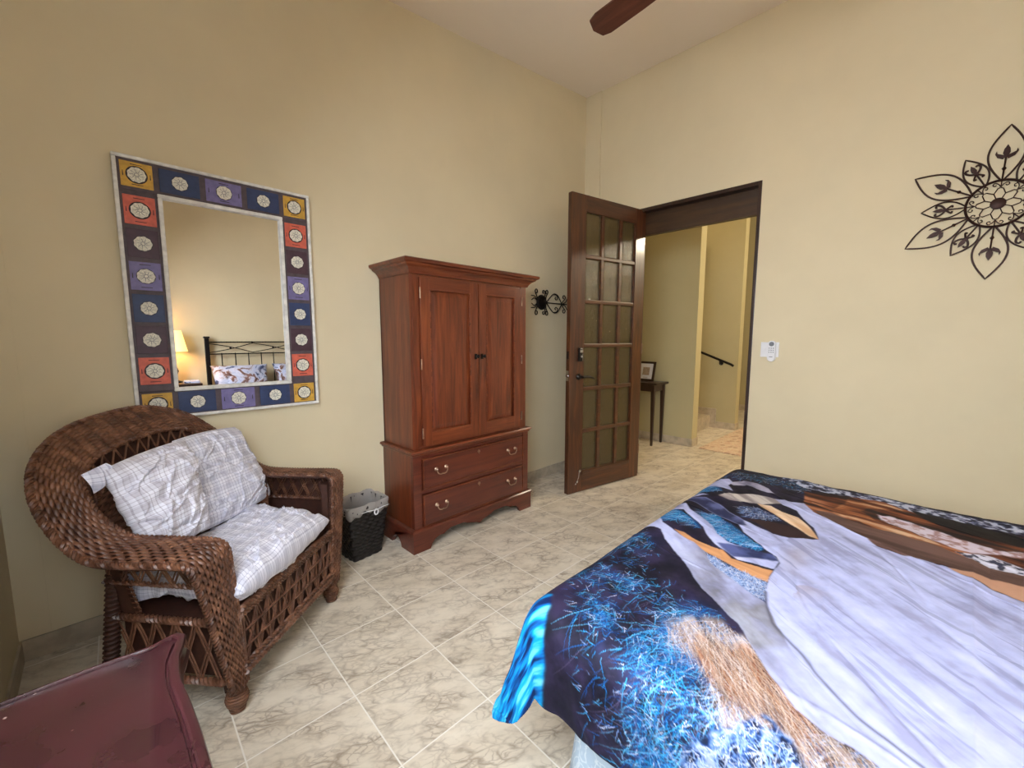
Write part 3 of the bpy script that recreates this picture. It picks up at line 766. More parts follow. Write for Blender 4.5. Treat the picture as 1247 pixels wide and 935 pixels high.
# back panel below the rolled band, behind the cushions
S0, S1 = int(NU*.36), int(NU*.64)
def back_pt(s, t, off=0):
    s = s*(NU-1); i = int(s); f = s-i; i2 = min(i+1, NU-1)
    top = Ic[i]*(1-f)+Ic[i2]*f
    bot = np.array([cx0+(top[0]-cx0)*.86, .06+(top[1]-.06)*.86, .33])
    p = bot*(1-t)+top*t; c = np.array([cx0, .1, p[2]]); dd = p-c; dd /= np.linalg.norm(dd)
    return p+dd*off
rows_ = 34; us = np.linspace(.295, .705, 120)
G = np.array([[back_pt(u, t, .006) for t in np.linspace(0, .80, rows_)] for u in us])
Tu = np.gradient(G, axis=0); Tv = np.gradient(G, axis=1); Ng = np.cross(Tv, Tu); Ng /= np.linalg.norm(Ng, axis=2)[..., None]
mb = MB(); strands(mb, G, Ng, .05, .003, .5, .003, 5); mb.build('woven_back_panel', MAT['wicker'], chair, True, 60)
mb = MB(); B0 = np.array([[back_pt(u, t, .012) for t in np.linspace(0, 1, 6)] for u in us]); B1 = np.array([[back_pt(u, t, .020) for t in np.linspace(0, 1, 6)] for u in us])
vs = B0.reshape(-1, 3).tolist()+B1.reshape(-1, 3).tolist(); q = len(us)*6; fs = []
for i in range(len(us)-1):
    for j in range(5):
        a = i*6+j; fs.append((a, a+6, a+7, a+1)); fs.append((q+a, q+a+1, q+a+7, q+a+6))
    for j in (0, 5):
        a = i*6+j; fs.append((a, a+6, q+a+6, q+a) if j else (a, q+a, q+a+6, a+6))
mb.add(vs, fs); mb.build('back_panel_backing', MAT['wickerdark'], chair)
mb = MB()
for k in range(17):
    u0_ = .33+.34*k/17
    for s in (0, 1):
        pts = [tuple(back_pt(u0_+(.021*(t-.78)/.22 if s == 0 else .021*(1-(t-.78)/.22)), t, -.003)) for t in np.linspace(.78, 1.0, 6)]
        mb.tube(pts, .0036, 5)
rope(mb, np.array([back_pt(u, .79, 0) for u in np.linspace(.3, .7, 80)]), .005, .03)
mb.build('back_lattice', MAT['wicker'], chair, True, 60)
# front apron
fa = lambda s, z: (s, -.004, z)
mb = MB()
for z, r in ((.352, .009), (.328, .006), (.152, .007), (.128, .010)):
    rope(mb, np.array([(s, -.006, z) for s in np.linspace(-.30, .262, 40)]), r, .03)
rope(mb, np.array([(s, -.006, .338) for s in np.linspace(-.30, .262, 40)]), .006, .03)
lattice(mb, fa, -.29, .25, .155, .325, .062, .0046)
for i in range(10):
    s = -.29+.54*i/9; mb.tube([(s, -.006, .155), (s, -.006, .325)], .004, 5)
for z in (.21, .27): mb.tube([(-.29, -.008, z), (.25, -.008, z)], .0036, 5)
mb.build('front_apron', MAT['wicker'], chair, True, 60)
mb = MB(); mb.box(-.29, .25, .012, .022, .13, .35); mb.build('apron_backing', MAT['wickerdark'], chair)
# side panels: lattice below each arm and lower side apron
for sg in (-1, 1):
    X = cx0+sg*.345
    fs_ = lambda s, z: (X+sg*.03*min(1, max(0, (z-.3)/.3)), s, z)
    mb = MB()
    lattice(mb, fs_, .02, .37, .485, .592, .055, .0045)
    for z in (.592, .48): rope(mb, np.array([fs_(s, z) for s in np.linspace(.01, .385, 30)]), .006, .03)
    for z in (.352, .145): rope(mb, np.array([fs_(s, z) for s in np.linspace(.01, .385, 30)]), .009, .03)
    lattice(mb, fs_, .02, .37, .15, .345, .07, .0045)
    mb.build('side_lattice', MAT['wicker'], chair, True, 60)
    if sg < 0:
        mb = MB(); mb.box(X+.018, X+.026, .03, .37, .15, .345); mb.build('side_backing', MAT['wickerdark'], chair)
    if sg > 0:
        mb = MB(); mb.box(X+.032, X+.042, .02, .40, .36, .59); mb.build('side_backing', MAT['wickerdark'], chair)
    # posts, feet, rear legs
    Xf = cx0+sg*.295
    mb = MB(); mb.sweep([((Xf, .022, .08), (1, 0, 0), (0, 1, 0)), ((Xf+sg*.035, .022, .575), (1.5, 0, 0), (0, 1, 0))], [(-.024, -.014), (.024, -.014), (.024, .016), (-.024, .016)])
    mb.build('front_post', MAT['wickerdark'], chair)
    mb = MB(); Fx = Xf
    mb.lathe([(.012, 0), (.019, .002), (.022, .012), (.021, .022), (.030, .035), (.032, .050), (.028, .066), (.024, .078), (.026, .088), (.026, .105)], 16, (Fx, .016, 0))
    for k in range(11):
        z = .006+k*.0088; r = np.interp(z, [0, .012, .022, .035, .05, .066, .078, .105], [.019, .022, .022, .0305, .0325, .0285, .025, .0265])
        mb.tube([(Fx+r*math.cos(a), .016+r*math.sin(a), z+.002*math.sin(2*a)) for a in [2*PI*j/18 for j in range(18)]], .0038, 5, True)
    mb.build('leg', MAT['wicker'], chair, True, 60)
    mb = MB(); p0 = Vector((X+sg*.005, .36, .50)); p1 = Vector((X-sg*.0, .44, 0.008)); pts = [p0.lerp(p1, t) for t in np.linspace(0, 1, 6)]
    if sg > 0: pts = [Vector((p.x-.03, p.y-.0, p.z)) for p in pts]
    mb.tube(pts, [.020, .019, .018, .018, .017, .017], 10); mb.lathe([(.017, -.008), (.017, 0)], 10, tuple(pts[-1]))
    C_ = resample([tuple(p) for p in pts], 30)
    for k in range(0, 30): mb.tube([(C_[k][0]+.019*math.cos(a), C_[k][1]+.019*math.sin(a), C_[k][2]) for a in [2*PI*j/12 for j in range(12)]], .0045, 4, True)
    mb.build('leg', MAT['wickerdark'], chair, True, 60)
mb = MB(); mb.box(cx0-.33, cx0+.33, .02, .42, .335, .352, .004); mb.build('seat_deck', MAT['wickerdark'], chair)

# ------------------------------------------------------------------ cushions
def pillow_mesh(w, h, t, n=72, e=3.2, wr=.006, seed=1, corner=.06, folds=()):
    """puffy closed cushion, local x,y in plane, z thickness; returns verts, faces, uvs"""
    u = np.linspace(-1, 1, n); U, V = np.meshgrid(u, u, indexing='ij')
    prof = (1-np.abs(U)**e)**.5*(1-np.abs(V)**e)**.5
    pin = 1-corner*(1-np.abs(U)**2)*(np.abs(V)**4)-0; pin2 = 1-corner*(1-np.abs(V)**2)*(np.abs(U)**4)
    X = U*w/2*pin2; Y = V*h/2*pin
    out = []
    for sg in (1, -1):
        nz = (fbm(X+3*sg, Y, 9, 4, seed)-.5)*wr*2+(fbm(X*.6+Y, Y*2.4-X, 7, 3, seed+5)-.5)*wr*2.4
        ridge = np.abs(fbm(X*1.2+.5*Y+7, Y*.8, 10, 3, seed+9)-.5)
        nz = nz-np.exp(-(ridge/.03)**2)*wr*.9
        Z = sg*(t/2*prof+nz*np.clip(prof*1.5, 0, 1))
        for (a, b, c, wd, am) in folds: Z = Z+sg*am*np.exp(-((a*X+b*Y-c)/wd)**2)*np.clip(prof*1.4, 0, 1)
        out.append(np.stack([X, Y, Z], -1).reshape(-1, 3))
    i = np.arange(n-1); I, J = np.meshgrid(i, i, indexing='ij'); a = (I*n+J).ravel()
    F = np.stack([a, a+n, a+n+1, a+1], 1); q = n*n
    vs = np.vstack(out); uv = np.tile(np.stack([U*w/2, V*h/2], -1).reshape(-1, 2), (2, 1))
    return vs, np.vstack([F, F[:, ::-1]+q]), uv
def cloth_obj(name, vs, fs, uv, mat, parent=None):
    me = bpy.data.meshes.new(name); me.from_pydata(np.asarray(vs).tolist(), [], np.asarray(fs).tolist()); me.update()
    me.materials.append(mat); l = me.uv_layers.new(name='UVMap'); idx = np.empty(len(me.loops), np.int32); me.loops.foreach_get('vertex_index', idx)
    l.data.foreach_set('uv', np.asarray(uv)[idx].ravel())
    b = bmesh.new(); b.from_mesh(me); bmesh.ops.remove_doubles(b, verts=b.verts[:], dist=.0004); bmesh.ops.recalc_face_normals(b, faces=b.faces[:]); b.to_mesh(me); b.free()
    me.polygons.foreach_set('use_smooth', [True]*len(me.polygons))
    o = bpy.data.objects.new(name, me); COL.objects.link(o)
    if parent: o.parent = parent
    return o
ChM = Matrix.Translation((CO[0], CO[1], 0)) @ Matrix.Rotation(CA, 4, 'Z')
def quad_pillow(TL, TR, BR, BL, t, n=100, e=3.2, wr=.008, seed=1, bulge=.03, folds=()):
    TL, TR, BR, BL = [np.array(p, float) for p in (TL, TR, BR, BL)]
    u = np.linspace(-1, 1, n); U, V = np.meshgrid(u, u, indexing='ij')
    Ub = U*(1+bulge*(1-V**2)); Vb = V*(1+bulge*(1-U**2)); a_, b_ = ((Ub+1)/2)[..., None], ((Vb+1)/2)[..., None]
    Pc = BL*(1-a_)*(1-b_)+BR*a_*(1-b_)+TR*a_*b_+TL*(1-a_)*b_
    nrm = np.cross(BR-BL+TR-TL, TL-BL+TR-BR); nrm /= np.linalg.norm(nrm)
    w = (np.linalg.norm(BR-BL)+np.linalg.norm(TR-TL))/2; h = (np.linalg.norm(TL-BL)+np.linalg.norm(TR-BR))/2; X, Y = U*w/2, V*h/2
    prof = (1-np.abs(U)**e)**.5*(1-np.abs(V)**e)**.5; out = []
    for sg in (1, -1):
        nz = (fbm(X+3*sg, Y, 9, 4, seed)-.5)*wr*2+(fbm(X*.6+Y, Y*2.4-X, 7, 3, seed+5)-.5)*wr*3
        for q, th_ in ((9, .6), (13, -.4), (31, 1.2)):
            c_, s_ = math.cos(th_), math.sin(th_)
            rd = np.abs(fbm((X*c_+Y*s_)*.7+q, (-X*s_+Y*c_)*1.7, 8, 3, seed+q)-.5); nz = nz+np.exp(-(rd/.025)**2)*wr*(.8 if q != 13 else -.8)
        Z = t/2*prof+nz*np.clip(prof*1.5, 0, 1)
        for (A_, B_, c_, wd, am) in folds: Z = Z+am*np.exp(-((A_*X+B_*Y-c_)/wd)**2)*np.clip(prof*1.4, 0, 1)
        out.append((Pc+nrm*sg*Z[..., None]).reshape(-1, 3))
    i = np.arange(n-1); I, J = np.meshgrid(i, i, indexing='ij'); a = (I*n+J).ravel(); F = np.stack([a, a+n, a+n+1, a+1], 1); q = n*n
    return np.vstack(out), np.vstack([F, F[:, ::-1]+q]), np.tile(np.stack([X, Y], -1).reshape(-1, 2), (2, 1))
vs, fs, uv = quad_pillow((-.315, .36, .432), (.245, .36, .432), (.225, -.025, .426), (-.325, -.040, .426), .150, 120, 5.0, .009, 3, .03)
vs = vs.copy(); vs[:, 2] = np.maximum(vs[:, 2], .3535)
sc_ = cloth_obj('seat_cushion', vs, fs, uv, MAT['plaid']); sc_.matrix_world = ChM
tag(sc_, 'rumpled seat cushion covered in white and blue plaid cloth on the wicker armchair', 'cushion')
# a corner of the cloth that comes out under the left arm
n1, n2 = 24, 18; UU, VV = np.meshgrid(np.linspace(0, 1, n1), np.linspace(0, 1, n2), indexing='ij')
yy = .22+UU*.19; zz = .470-VV*(.05+.08*UU)-.006*np.sin(UU*9); X = -.318-.018*np.sin(VV*2.2)-.006*np.sin(UU*16)*VV
S1_ = np.stack([X, yy, zz], -1).reshape(-1, 3); S2_ = S1_+np.array([.003, 0, 0])
a = (np.arange(n1-1)[:, None]*n2+np.arange(n2-1)[None]).ravel(); F = np.stack([a, a+n2, a+n2+1, a+1], 1)
hem = cloth_obj('hanging_corner', np.vstack([S1_, S2_]), np.vstack([F, F[:, ::-1]+n1*n2]), np.tile(np.stack([yy, zz], -1).reshape(-1, 2), (2, 1)), MAT['plaid'])
hem.parent = sc_; hem.matrix_parent_inverse = sc_.matrix_world.inverted(); hem.matrix_world = ChM
def back_cushion(TL, TR, BR, BL, t, mat, seed, folds, label, wr=.008):
    vs, fs, uv = quad_pillow(TL, TR, BR, BL, t, 110, 3.0, wr, seed, .05, folds)
    o = cloth_obj('back_cushion', vs, fs, uv, mat); o.matrix_world = ChM
    return tag(o, label, 'cushion', 'plaid back cushions')
back_cushion((-.055, .440, .850), (.262, .440, .838), (.310, .320, .500), (-.085, .320, .500), .125, MAT['plaid'], 11, ((.9, .3, .05, .02, .006),), 'smooth blue plaid back cushion nearer the straight right arm and the armoire')
bc2 = back_cushion((-.385, .345, .845), (-.075, .365, .865), (-.145, .225, .560), (-.345, .245, .555), .12, MAT['plaid2'], 21, ((.5, -.85, .0, .018, .014), (.8, -.3, .09, .02, -.012), (.2, .9, .08, .02, .008)), 'crumpled plaid back cushion with a folded corner, nearer the camera', .011)
# the turned-down corner of its cover
n1, n2 = 24, 16; UU, VV = np.meshgrid(np.linspace(0, 1, n1), np.linspace(0, 1, n2), indexing='ij')
X = -.37-.055*UU+.02*VV*UU; yy = .345-.02*np.sin(VV*2)+.02*UU+.012*np.sin(UU*7)*VV; zz = .862-.02*UU-VV*(.015+.05*UU)
S1_ = np.stack([X, yy, zz], -1).reshape(-1, 3); S2_ = S1_+np.array([0, .003, 0])
a = (np.arange(n1-1)[:, None]*n2+np.arange(n2-1)[None]).ravel(); F = np.stack([a, a+n2, a+n2+1, a+1], 1)
fc = cloth_obj('folded_corner', np.vstack([S1_, S2_]), np.vstack([F, F[:, ::-1]+n1*n2]), np.tile(np.stack([X, zz], -1).reshape(-1, 2), (2, 1)), MAT['plaid'])
fc.parent = bc2
# ------------------------------------------------------------------ waste basket
wb = thing('waste_basket', 'black woven waste basket with a clear plastic liner beside the armoire', 'waste basket', (1.008, 2.255, 0), math.radians(6))
wt, wbm, wh = .125, .088, .315; yt, ybm = .100, .070
def bas(t, f=1, off=0):
    a = (wbm+(wt-wbm)*t)*f+off; b = (ybm+(yt-ybm)*t)*f+off; c = .022; pts = []
    for (sx, sy, a0) in ((1, 1, 0), (-1, 1, 90), (-1, -1, 180), (1, -1, 270)):
        for k in range(4):
            an = math.radians(a0+k*30); pts.append((sx*(a-c)+c*math.cos(an), sy*(b-c)+c*math.sin(an), t*wh))
    return pts
mb = MB(); ring = bas(0); n_ = len(ring); vs = []
for t, o in ((.02, 0), (.35, 0), (.7, 0), (1, 0), (1, -.006), (.7, -.006), (.35, -.006), (.05, -.006)): vs += bas(t, 1, o)
fs = [(i*n_+j, i*n_+(j+1) % n_, (i+1)*n_+(j+1) % n_, (i+1)*n_+j) for i in range(7) for j in range(n_)]
fs.append(tuple(range(n_))); fs.append(tuple(range(7*n_, 8*n_))); mb.add(vs, fs)
NRW = 17
P_ = np.stack([resample(bas((k+.5)/NRW, 1, .002)+[bas((k+.5)/NRW, 1, .002)[0]], 150) for k in range(NRW)], 1)
cen = np.array([0, 0, 0]); Nb = P_.copy(); Nb[..., 2] = 0; Nb /= np.linalg.norm(Nb, axis=2)[..., None]
strands(mb, P_, Nb, .045, .003, .5, .0028, 5)
mb.build('basket', MAT['black_basket'], wb, True, 50)
mb = MB(); vs = []
prof = [(.55, -.012, 0), (.9, -.010, 0), (1.01, -.006, .004), (1.02, .004, .006), (1.0, .008, 0), (.93, .007, -.0), (.86, .008, 0)]
ringN = 72
for k, (t, o, dz) in enumerate(prof):
    r = resample(bas(t, 1, o)+[bas(t, 1, o)[0]], ringN+1)[:-1]
    for j, p in enumerate(r):
        wv_ = math.sin(j*1.1+k)*.003+math.sin(j*2.7)*.002; L = math.hypot(p[0], p[1]); q = 1+wv_/L
        vs.append((p[0]*q, p[1]*q, p[2]+dz+(.010*math.sin(j*.45)+.008*math.sin(j*1.3) if k == len(prof)-1 else .003*math.sin(j*.7))))
fs = [(i*ringN+j, i*ringN+(j+1) % ringN, (i+1)*ringN+(j+1) % ringN, (i+1)*ringN+j) for i in range(len(prof)-1) for j in range(ringN)]
mb.add(vs, fs); ln = mb.build('liner', MAT['liner'], wb, True, 80)
md = ln.modifiers.new('thickness', 'SOLIDIFY'); md.thickness = .0008
mb = MB()
for a in ((-.10, .03), (.10, .03)):
    mb.tube([(0.03, -yt-.012, wh-.035), (.03+a[0]*.5, -yt-.013, wh-.028), (.03+a[0]*.9, -yt-.010, wh-.030)], [.004, .004, .002], 6, flat=.5)
mb.tube([(.03+.012*math.cos(a), -yt-.016, wh-.045+.016*math.sin(a)) for a in [2*PI*k/10 for k in range(10)]], .004, 6, True)
lab(mb.build('tie_knot', MAT['white'], ln, True), 'white knot in the plastic liner')

# ------------------------------------------------------------------ maroon dresser in the foreground
ds = thing('dresser', 'scratched maroon dresser with a flared top corner, nearest the camera in front of the armchair', 'dresser', (-.12, .3, 0))
top = [(-.176, .562), (-.06, .562), (.03, .562), (.080, .561), (.117, .557), (.145, .557), (.165, .562), (.182, .567), (.192, .553), (.186, .525), (.178, .500), (.174, .465), (.173, .44), (.177, .385), (.180, .32), (.181, .25), (.181, .1), (.181, -.1), (.178, -.6), (.172, -.66), (.184, -.72), (.150, -.712), (.05, -.708), (-.176, -.708)]
tc = resample([(x, y, 0) for x, y in top+[top[0]]], 1)
P2 = np.array(top)
def inset(P, d):
    n = len(P); Q = []
    for i in range(n):
        a, b, c = P[i-1], P[i], P[(i+1) % n]; e1 = b-a; e2 = c-b; n1 = np.array([e1[1], -e1[0]])/(np.linalg.norm(e1)+1e-9); n2 = np.array([e2[1], -e2[0]])/(np.linalg.norm(e2)+1e-9)
        m_ = n1+n2; m_ /= np.linalg.norm(m_)+1e-9; Q.append(b+m_*d)
    return np.array(Q)
ofs = []
for x, y in top:
    if y > .5: ofs.append((0, -.02) if x < .12 else {.145: (-.002, -.012), .165: (-.006, -.010), .182: (-.014, -.014), .192: (-.020, -.012), .186: (-.020, 0), .178: (-.020, 0)}[x])
    else: ofs.append((-.020, 0) if x > .16 else (0, .01))
OF = np.array(ofs)
for i, (x, y) in enumerate(top):
    if y > .5 and x < .12: OF[i] = (0, -.008)
mb = MB(); lv = [(.5, .700), (.12, .706), (0, .716), (.15, .724), (.42, .728), (.36, .735), (.2, .740), (.12, .746), (.2, .7505), (.4, .7525), (.66, .7522), (.78, .7505), (.84, .7455), (.96, .7455), (1.02, .7482), (1.12, .7487)]
vs = []; n_ = len(P2)
for dd, z in lv:
    q = P2+OF*dd; vs += [(a, b, z) for a, b in q]
fs = [(i*n_+j, i*n_+(j+1) % n_, (i+1)*n_+(j+1) % n_, (i+1)*n_+j) for i in range(len(lv)-1) for j in range(n_)]
fs.append(tuple(reversed(range(n_)))); fs.append(tuple(range((len(lv)-1)*n_, len(lv)*n_)))
# y offset: the outline above is measured from the dresser's own base point
mb.add(vs, fs); mb.build('dresser_top', MAT['maroon'], ds, True, 30)
mb = MB(); mb.box(-.168, .148, -.68, .535, .07, .702, .004); mb.build('body', MAT['maroon'], ds)
for y in (-.66, .49):
    for x in (-.15, .10):
        mb = MB(); mb.box(x, x+.045, y, y+.045, 0, .07, .006); mb.build('leg', MAT['maroon'], ds)
for z0, z1 in ((.50, .68), (.30, .48), (.10, .28)):
    mb = MB(); mb.box(.146, .160, -.65, .505, z0, z1, .004); d_ = mb.build('drawer', MAT['maroon'], ds)
    for y in (-.35, .2):
        mb = MB(); mb.tube([(.16, y-.04, (z0+z1)/2), (.176, y-.03, (z0+z1)/2-.015), (.176, y+.03, (z0+z1)/2-.015), (.16, y+.04, (z0+z1)/2)], .004, 6); mb.build('handle', MAT['brass'], d_, True)

# ------------------------------------------------------------------ iron ornaments
def spiral(cx, cz, r, a0, turns, n=26, sg=1, rmin=.18):
    return [(cx+r*(1-(1-rmin)*t)*math.cos(a0+sg*2*PI*turns*t), cz+r*(1-(1-rmin)*t)*math.sin(a0+sg*2*PI*turns*t)) for t in [i/(n-1) for i in range(n)]]
so = thing('iron_wall_scroll', 'dark iron scrollwork with an oval medallion on the wall between armoire and door', 'wall ornament', (2.712, YB-.02, 1.553))
mb = MB()
mb.lathe([(.001, -.016), (.03, -.015), (.052, -.010), (.062, -.004), (.064, .002), (.05, .006)], 26, (0, 0, 0), 'y')
for r in (.02, .036, .052): mb.tube([(r*math.cos(a), -.013+r*.06, r*math.sin(a)) for a in [2*PI*k/26 for k in range(26)]], .0028, 5, True)
for k in range(10): a = 2*PI*k/10; mb.tube([(.022*math.cos(a), -.014, .022*math.sin(a)), (.058*math.cos(a), -.008, .058*math.sin(a))], .0035, 5)
md_ = mb.build('medallion', MAT['iron'], so, True, 50)
def half_scroll(s):
    mb = MB(); F = lambda pts: [(s*x, 0, z) for x, z in pts]
    def tb(pts, r=.0042): mb.tube(F(catmull(pts, max(12, len(pts)*5)).tolist()), r, 6)
    mb.tube(F([(.05, 0), (.50, 0)]), .005, 6)
    for q in (1, -1):
        tb([(.05, q*.02), (.062, q*.055), (.082, q*.085), (.074, q*.105), (.056, q*.10), (.055, q*.078), (.068, q*.076)], .0045)
        tb([(.04, q*.045), (.045, q*.07), (.04, q*.095), (.02, q*.10), (.015, q*.082), (.028, q*.078)], .0045) if s > 0 or True else None
        tb([(.07, q*.008), (.11, q*.045), (.16, q*.080), (.21, q*.075), (.245, q*.04), (.27, q*.006)], .0048)
        tb([(.16, q*.080), (.205, q*.07), (.215, q*.045), (.195, q*.032), (.180, q*.045), (.19, q*.056)])
        tb([(.27, q*.004), (.295, q*.028), (.325, q*.055), (.315, q*.076), (.295, q*.074), (.29, q*.055), (.305, q*.05)])
        tb([(.29, q*.004), (.33, q*.02), (.355, q*.05), (.385, q*.066), (.40, q*.05), (.385, q*.036), (.37, q*.045)])
        tb([(.36, q*.01), (.40, q*.03), (.43, q*.03), (.44, q*.014), (.425, q*.008)])
    mb.build('scrollwork', MAT['iron'], so, True)
half_scroll(1)
mb = MB()
for q in (1, -1):
    mb.tube([(-x, 0, q*z) for x, z in catmull([(.05, .02), (.062, .05), (.082, .085), (.074, .105), (.056, .10), (.055, .078), (.068, .076)], 30).tolist()], .0045, 6)
    mb.tube([(-x, 0, q*z) for x, z in catmull([(.05, .005), (.09, .03), (.125, .015)], 16).tolist()], .0045, 6)
    mb.tube([(-x, 0, q*z) for x, z in catmull([(.05, .01), (.085, .045), (.13, .05)], 16).tolist()], .004, 6)
mb.build('scrollwork', MAT['iron'], so, True)

fw = thing('iron_wall_flower', 'large round iron flower ornament with pointed petals on the tan wall', 'wall ornament', (XR-.014, -.19, 1.937))
fw.rotation_euler = (math.radians(2.0), 0, 0)
def fl_tube(mb, pts, r, parent=None, closed=False, dx=0): mb.tube([(dx, -u, v) for u, v in pts], r, 6, closed)   # u grows to the right in view
def leaf(L0, L1, w, n=22, e=1.0, wide=.45):
    up = [(L0+(L1-L0)*t, w*math.sin(PI*t**(.9 if wide < .5 else 1))*1.0) for t in [i/(n-1) for i in range(n)]]
    return up+[(a, -b) for a, b in reversed(up[1:-1])]
def rot(pts, a): c, s = math.cos(a), math.sin(a); return [(x*c-y*s, x*s+y*c) for x, y in pts]
def fleur(mb, a, base, tip, k=1.0, big=True):
    def pr_(poly): mb.prism(rot(poly, a), -.003, .003, lambda u, v, d: (d, -u, v))
    m_ = tip
    pr_([(m_, 0), (m_-.018*k, .009*k), (m_-.034*k, .011*k), (m_-.05*k, .004*k), (m_-.05*k, -.004*k), (m_-.034*k, -.011*k), (m_-.018*k, -.009*k)])
    for q in (1, -1):
        if big:
            pr_([(m_-.048*k, q*.002), (m_-.040*k, q*.014*k), (m_-.034*k, q*.027*k), (m_-.022*k, q*.030*k), (m_-.034*k, q*.034*k), (m_-.050*k, q*.026*k), (m_-.060*k, q*.008*k)][::q])
        else:
            mb.tube([(0, -u, v) for u, v in rot(catmull([(m_-.052*k, 0), (m_-.042*k, q*.018*k), (m_-.024*k, q*.030*k), (m_-.012*k, q*.024*k), (m_-.016*k, q*.014*k)], 16).tolist(), a)], .0048*k, 6)
            mb.tube([(0, -u, v) for u, v in rot(catmull([(m_-.052*k, 0), (m_-.066*k, q*.012*k), (m_-.078*k, q*.020*k), (m_-.080*k, q*.010*k)], 12).tolist(), a)], .0045*k, 6)
    mb.prism(rot([(m_-.054*k, -.010*k), (m_-.049*k, -.010*k), (m_-.049*k, .010*k), (m_-.054*k, .010*k)], a), -.005, .005, lambda u, v, d: (d, -u, v))
    mb.tube([(0, -u, v) for u, v in rot([(base, 0), (m_-.05*k, 0)], a)], .0038, 6)
    if big: mb.tube([(0, -u, v) for u, v in rot([(base+(m_-.05*k-base)*.5-.008, 0), (base+(m_-.05*k-base)*.5, 0), (base+(m_-.05*k-base)*.5+.008, 0)], a)], [.004, .009, .004], 8)
for k in range(6):
    a = PI/2+k*PI/3
    mb = MB(); fl_tube(mb, rot(leaf(.108, .378, .062, wide=.6), a), .0042, closed=True); p_ = mb.build('large_petal', MAT['rust'], fw, True)
    mb = MB(); fleur(mb, a, .112, .285, 1.15, True); mb.build('fleur_de_lis', MAT['rust'], p_, True, 40)
    a += PI/6
    mb = MB(); fl_tube(mb, rot(leaf(.108, .282, .043), a), .0038, closed=True, dx=.004); p_ = mb.build('small_petal', MAT['rust'], fw, True)
    mb = MB(); fleur(mb, a, .112, .238, .95, False); mb.build('fleur_de_lis', MAT['rust'], p_, True, 40)
mb = MB(); fl_tube(mb, [(.114*math.cos(a), .114*math.sin(a)) for a in [2*PI*k/48 for k in range(48)]], .0062, closed=True); mb.build('hub_ring', MAT['rust'], fw, True)
mb = MB(); mb.lathe([(.001, -.008), (.018, -.007), (.028, -.003), (.028, .004)], 22, (0, 0, 0), 'x')
for k in range(8):
    a = 2*PI*k/8+PI/8
    fl_tube(mb, rot([(.026, 0), (.052, 0), (.072, .020), (.072, .028)], a), .0026); fl_tube(mb, rot([(.052, 0), (.072, -.020), (.072, -.028)], a), .0026)
    b_ = a+PI/8
    fl_tube(mb, rot([(.078, 0), (.112, 0)], b_), .0024)
    for q in (1, -1):
        fl_tube(mb, rot(catmull([(.080, 0), (.094, q*.008), (.102, q*.022), (.092, q*.028), (.086, q*.020), (.091, q*.016)], 18).tolist(), b_), .0022)
mb.build('hub_tracery', MAT['rust'], fw, True)

# ------------------------------------------------------------------ switch plate with remote
sp = thing('switch_plate', 'white wall switch plate beside the doorway, half covered by a remote', 'light switch', (XR, .798, 1.17))
mb = MB(); mb.box(-.007, 0, -.062, .05, -.052, .052, .003); mb.build('plate', MAT['white'], sp)
mb = MB(); mb.box(-.010, -.006, .016, .032, -.018, .012, .002); mb.build('rocker', MAT['white'], sp)
rc = thing('remote_control', 'white rounded remote control with grey buttons in a holder on the switch plate', 'remote control', (XR-.008, .776, 1.162))
def caps(w, z0, z1, x0, x1, mb):
    pts = [(w*math.cos(a), z1-w+w*math.sin(a)) for a in np.linspace(0, PI, 12)]+[(w*math.cos(a), z0+w+w*math.sin(a)) for a in np.linspace(PI, 2*PI, 12)]
    mb.prism(pts, x0, x1, lambda u, v, d: (d, u, v))
mb = MB(); caps(.0235, -.073, .070, -.024, -.006, mb); mb.build('body', MAT['white'], rc)
mb = MB(); caps(.0262, -.075, .02, -.010, .0, mb); mb.build('holder', MAT['white'], rc)
mb = MB(); mb.lathe([(.0155, -.0255), (.0155, -.023)], 20, (0, 0, .047), 'x'); mb.build('dial', MAT['greyp'], rc)
mb = MB()
for k in range(3):
    for j in (-1, 0, 1):
        mb = MB(); mb.box(-.0252, -.0235, j*.0125-.0035, j*.0125+.0035, .016-.014*k, .021-.014*k); mb.build('button', MAT['greyp'], rc)
mb = MB(); mb.box(-.0252, -.0235, -.010, .010, -.044, -.040); mb.build('label_strip', MAT['greyp'], rc)

# ------------------------------------------------------------------ ceiling fan
FX, FY, FZ = 1.90, .62, 2.86
fan = thing('ceiling_fan', 'ceiling fan with reddish brown wooden blades hanging from the sloped ceiling', 'ceiling fan', (FX, FY, FZ))
zt_ = zc(FX)-FZ
mb = MB(); mb.tube([(0, 0, .05), (0, 0, zt_-.02)], .012, 12); mb.build('downrod', MAT['brass'], fan, True)
mb = MB(); mb.lathe([(.02, zt_-.09), (.05, zt_-.06), (.065, zt_-.02), (.066, zt_+.005)], 24); mb.build('canopy', MAT['brass'], fan, True)
mb = MB(); mb.lathe([(.03, -.07), (.07, -.06), (.10, -.035), (.105, .03), (.08, .06), (.03, .075)], 32); mb.build('motor_housing', MAT['brass'], fan, True)
redw = wood('fan_blade_wood', srgb(64, 34, 26), srgb(92, 52, 40), srgb(112, 68, 52), rough=.4, axis='x')
fan_a0 = math.radians(84)
for k in range(3):
    a = fan_a0+k*2*PI/3
    mb = MB(); ol = [(.17, -.050), (.30, -.058), (.50, -.066), (.70, -.068), (.745, -.055), (.765, 0), (.745, .055), (.70, .068), (.50, .066), (.30, .058), (.17, .050)]
    mb.prism(ol, -.003, .004, lambda u, v, d: (u, v*math.cos(.2), d+v*math.sin(.2)+.0))
    b_ = mb.build('blade', redw, fan); b_.rotation_euler = (0, 0, a)
    mb = MB(); mb.box(.08, .25, -.016, .016, .004, .010, .002); br_ = mb.build('blade_bracket', MAT['brass'], b_)
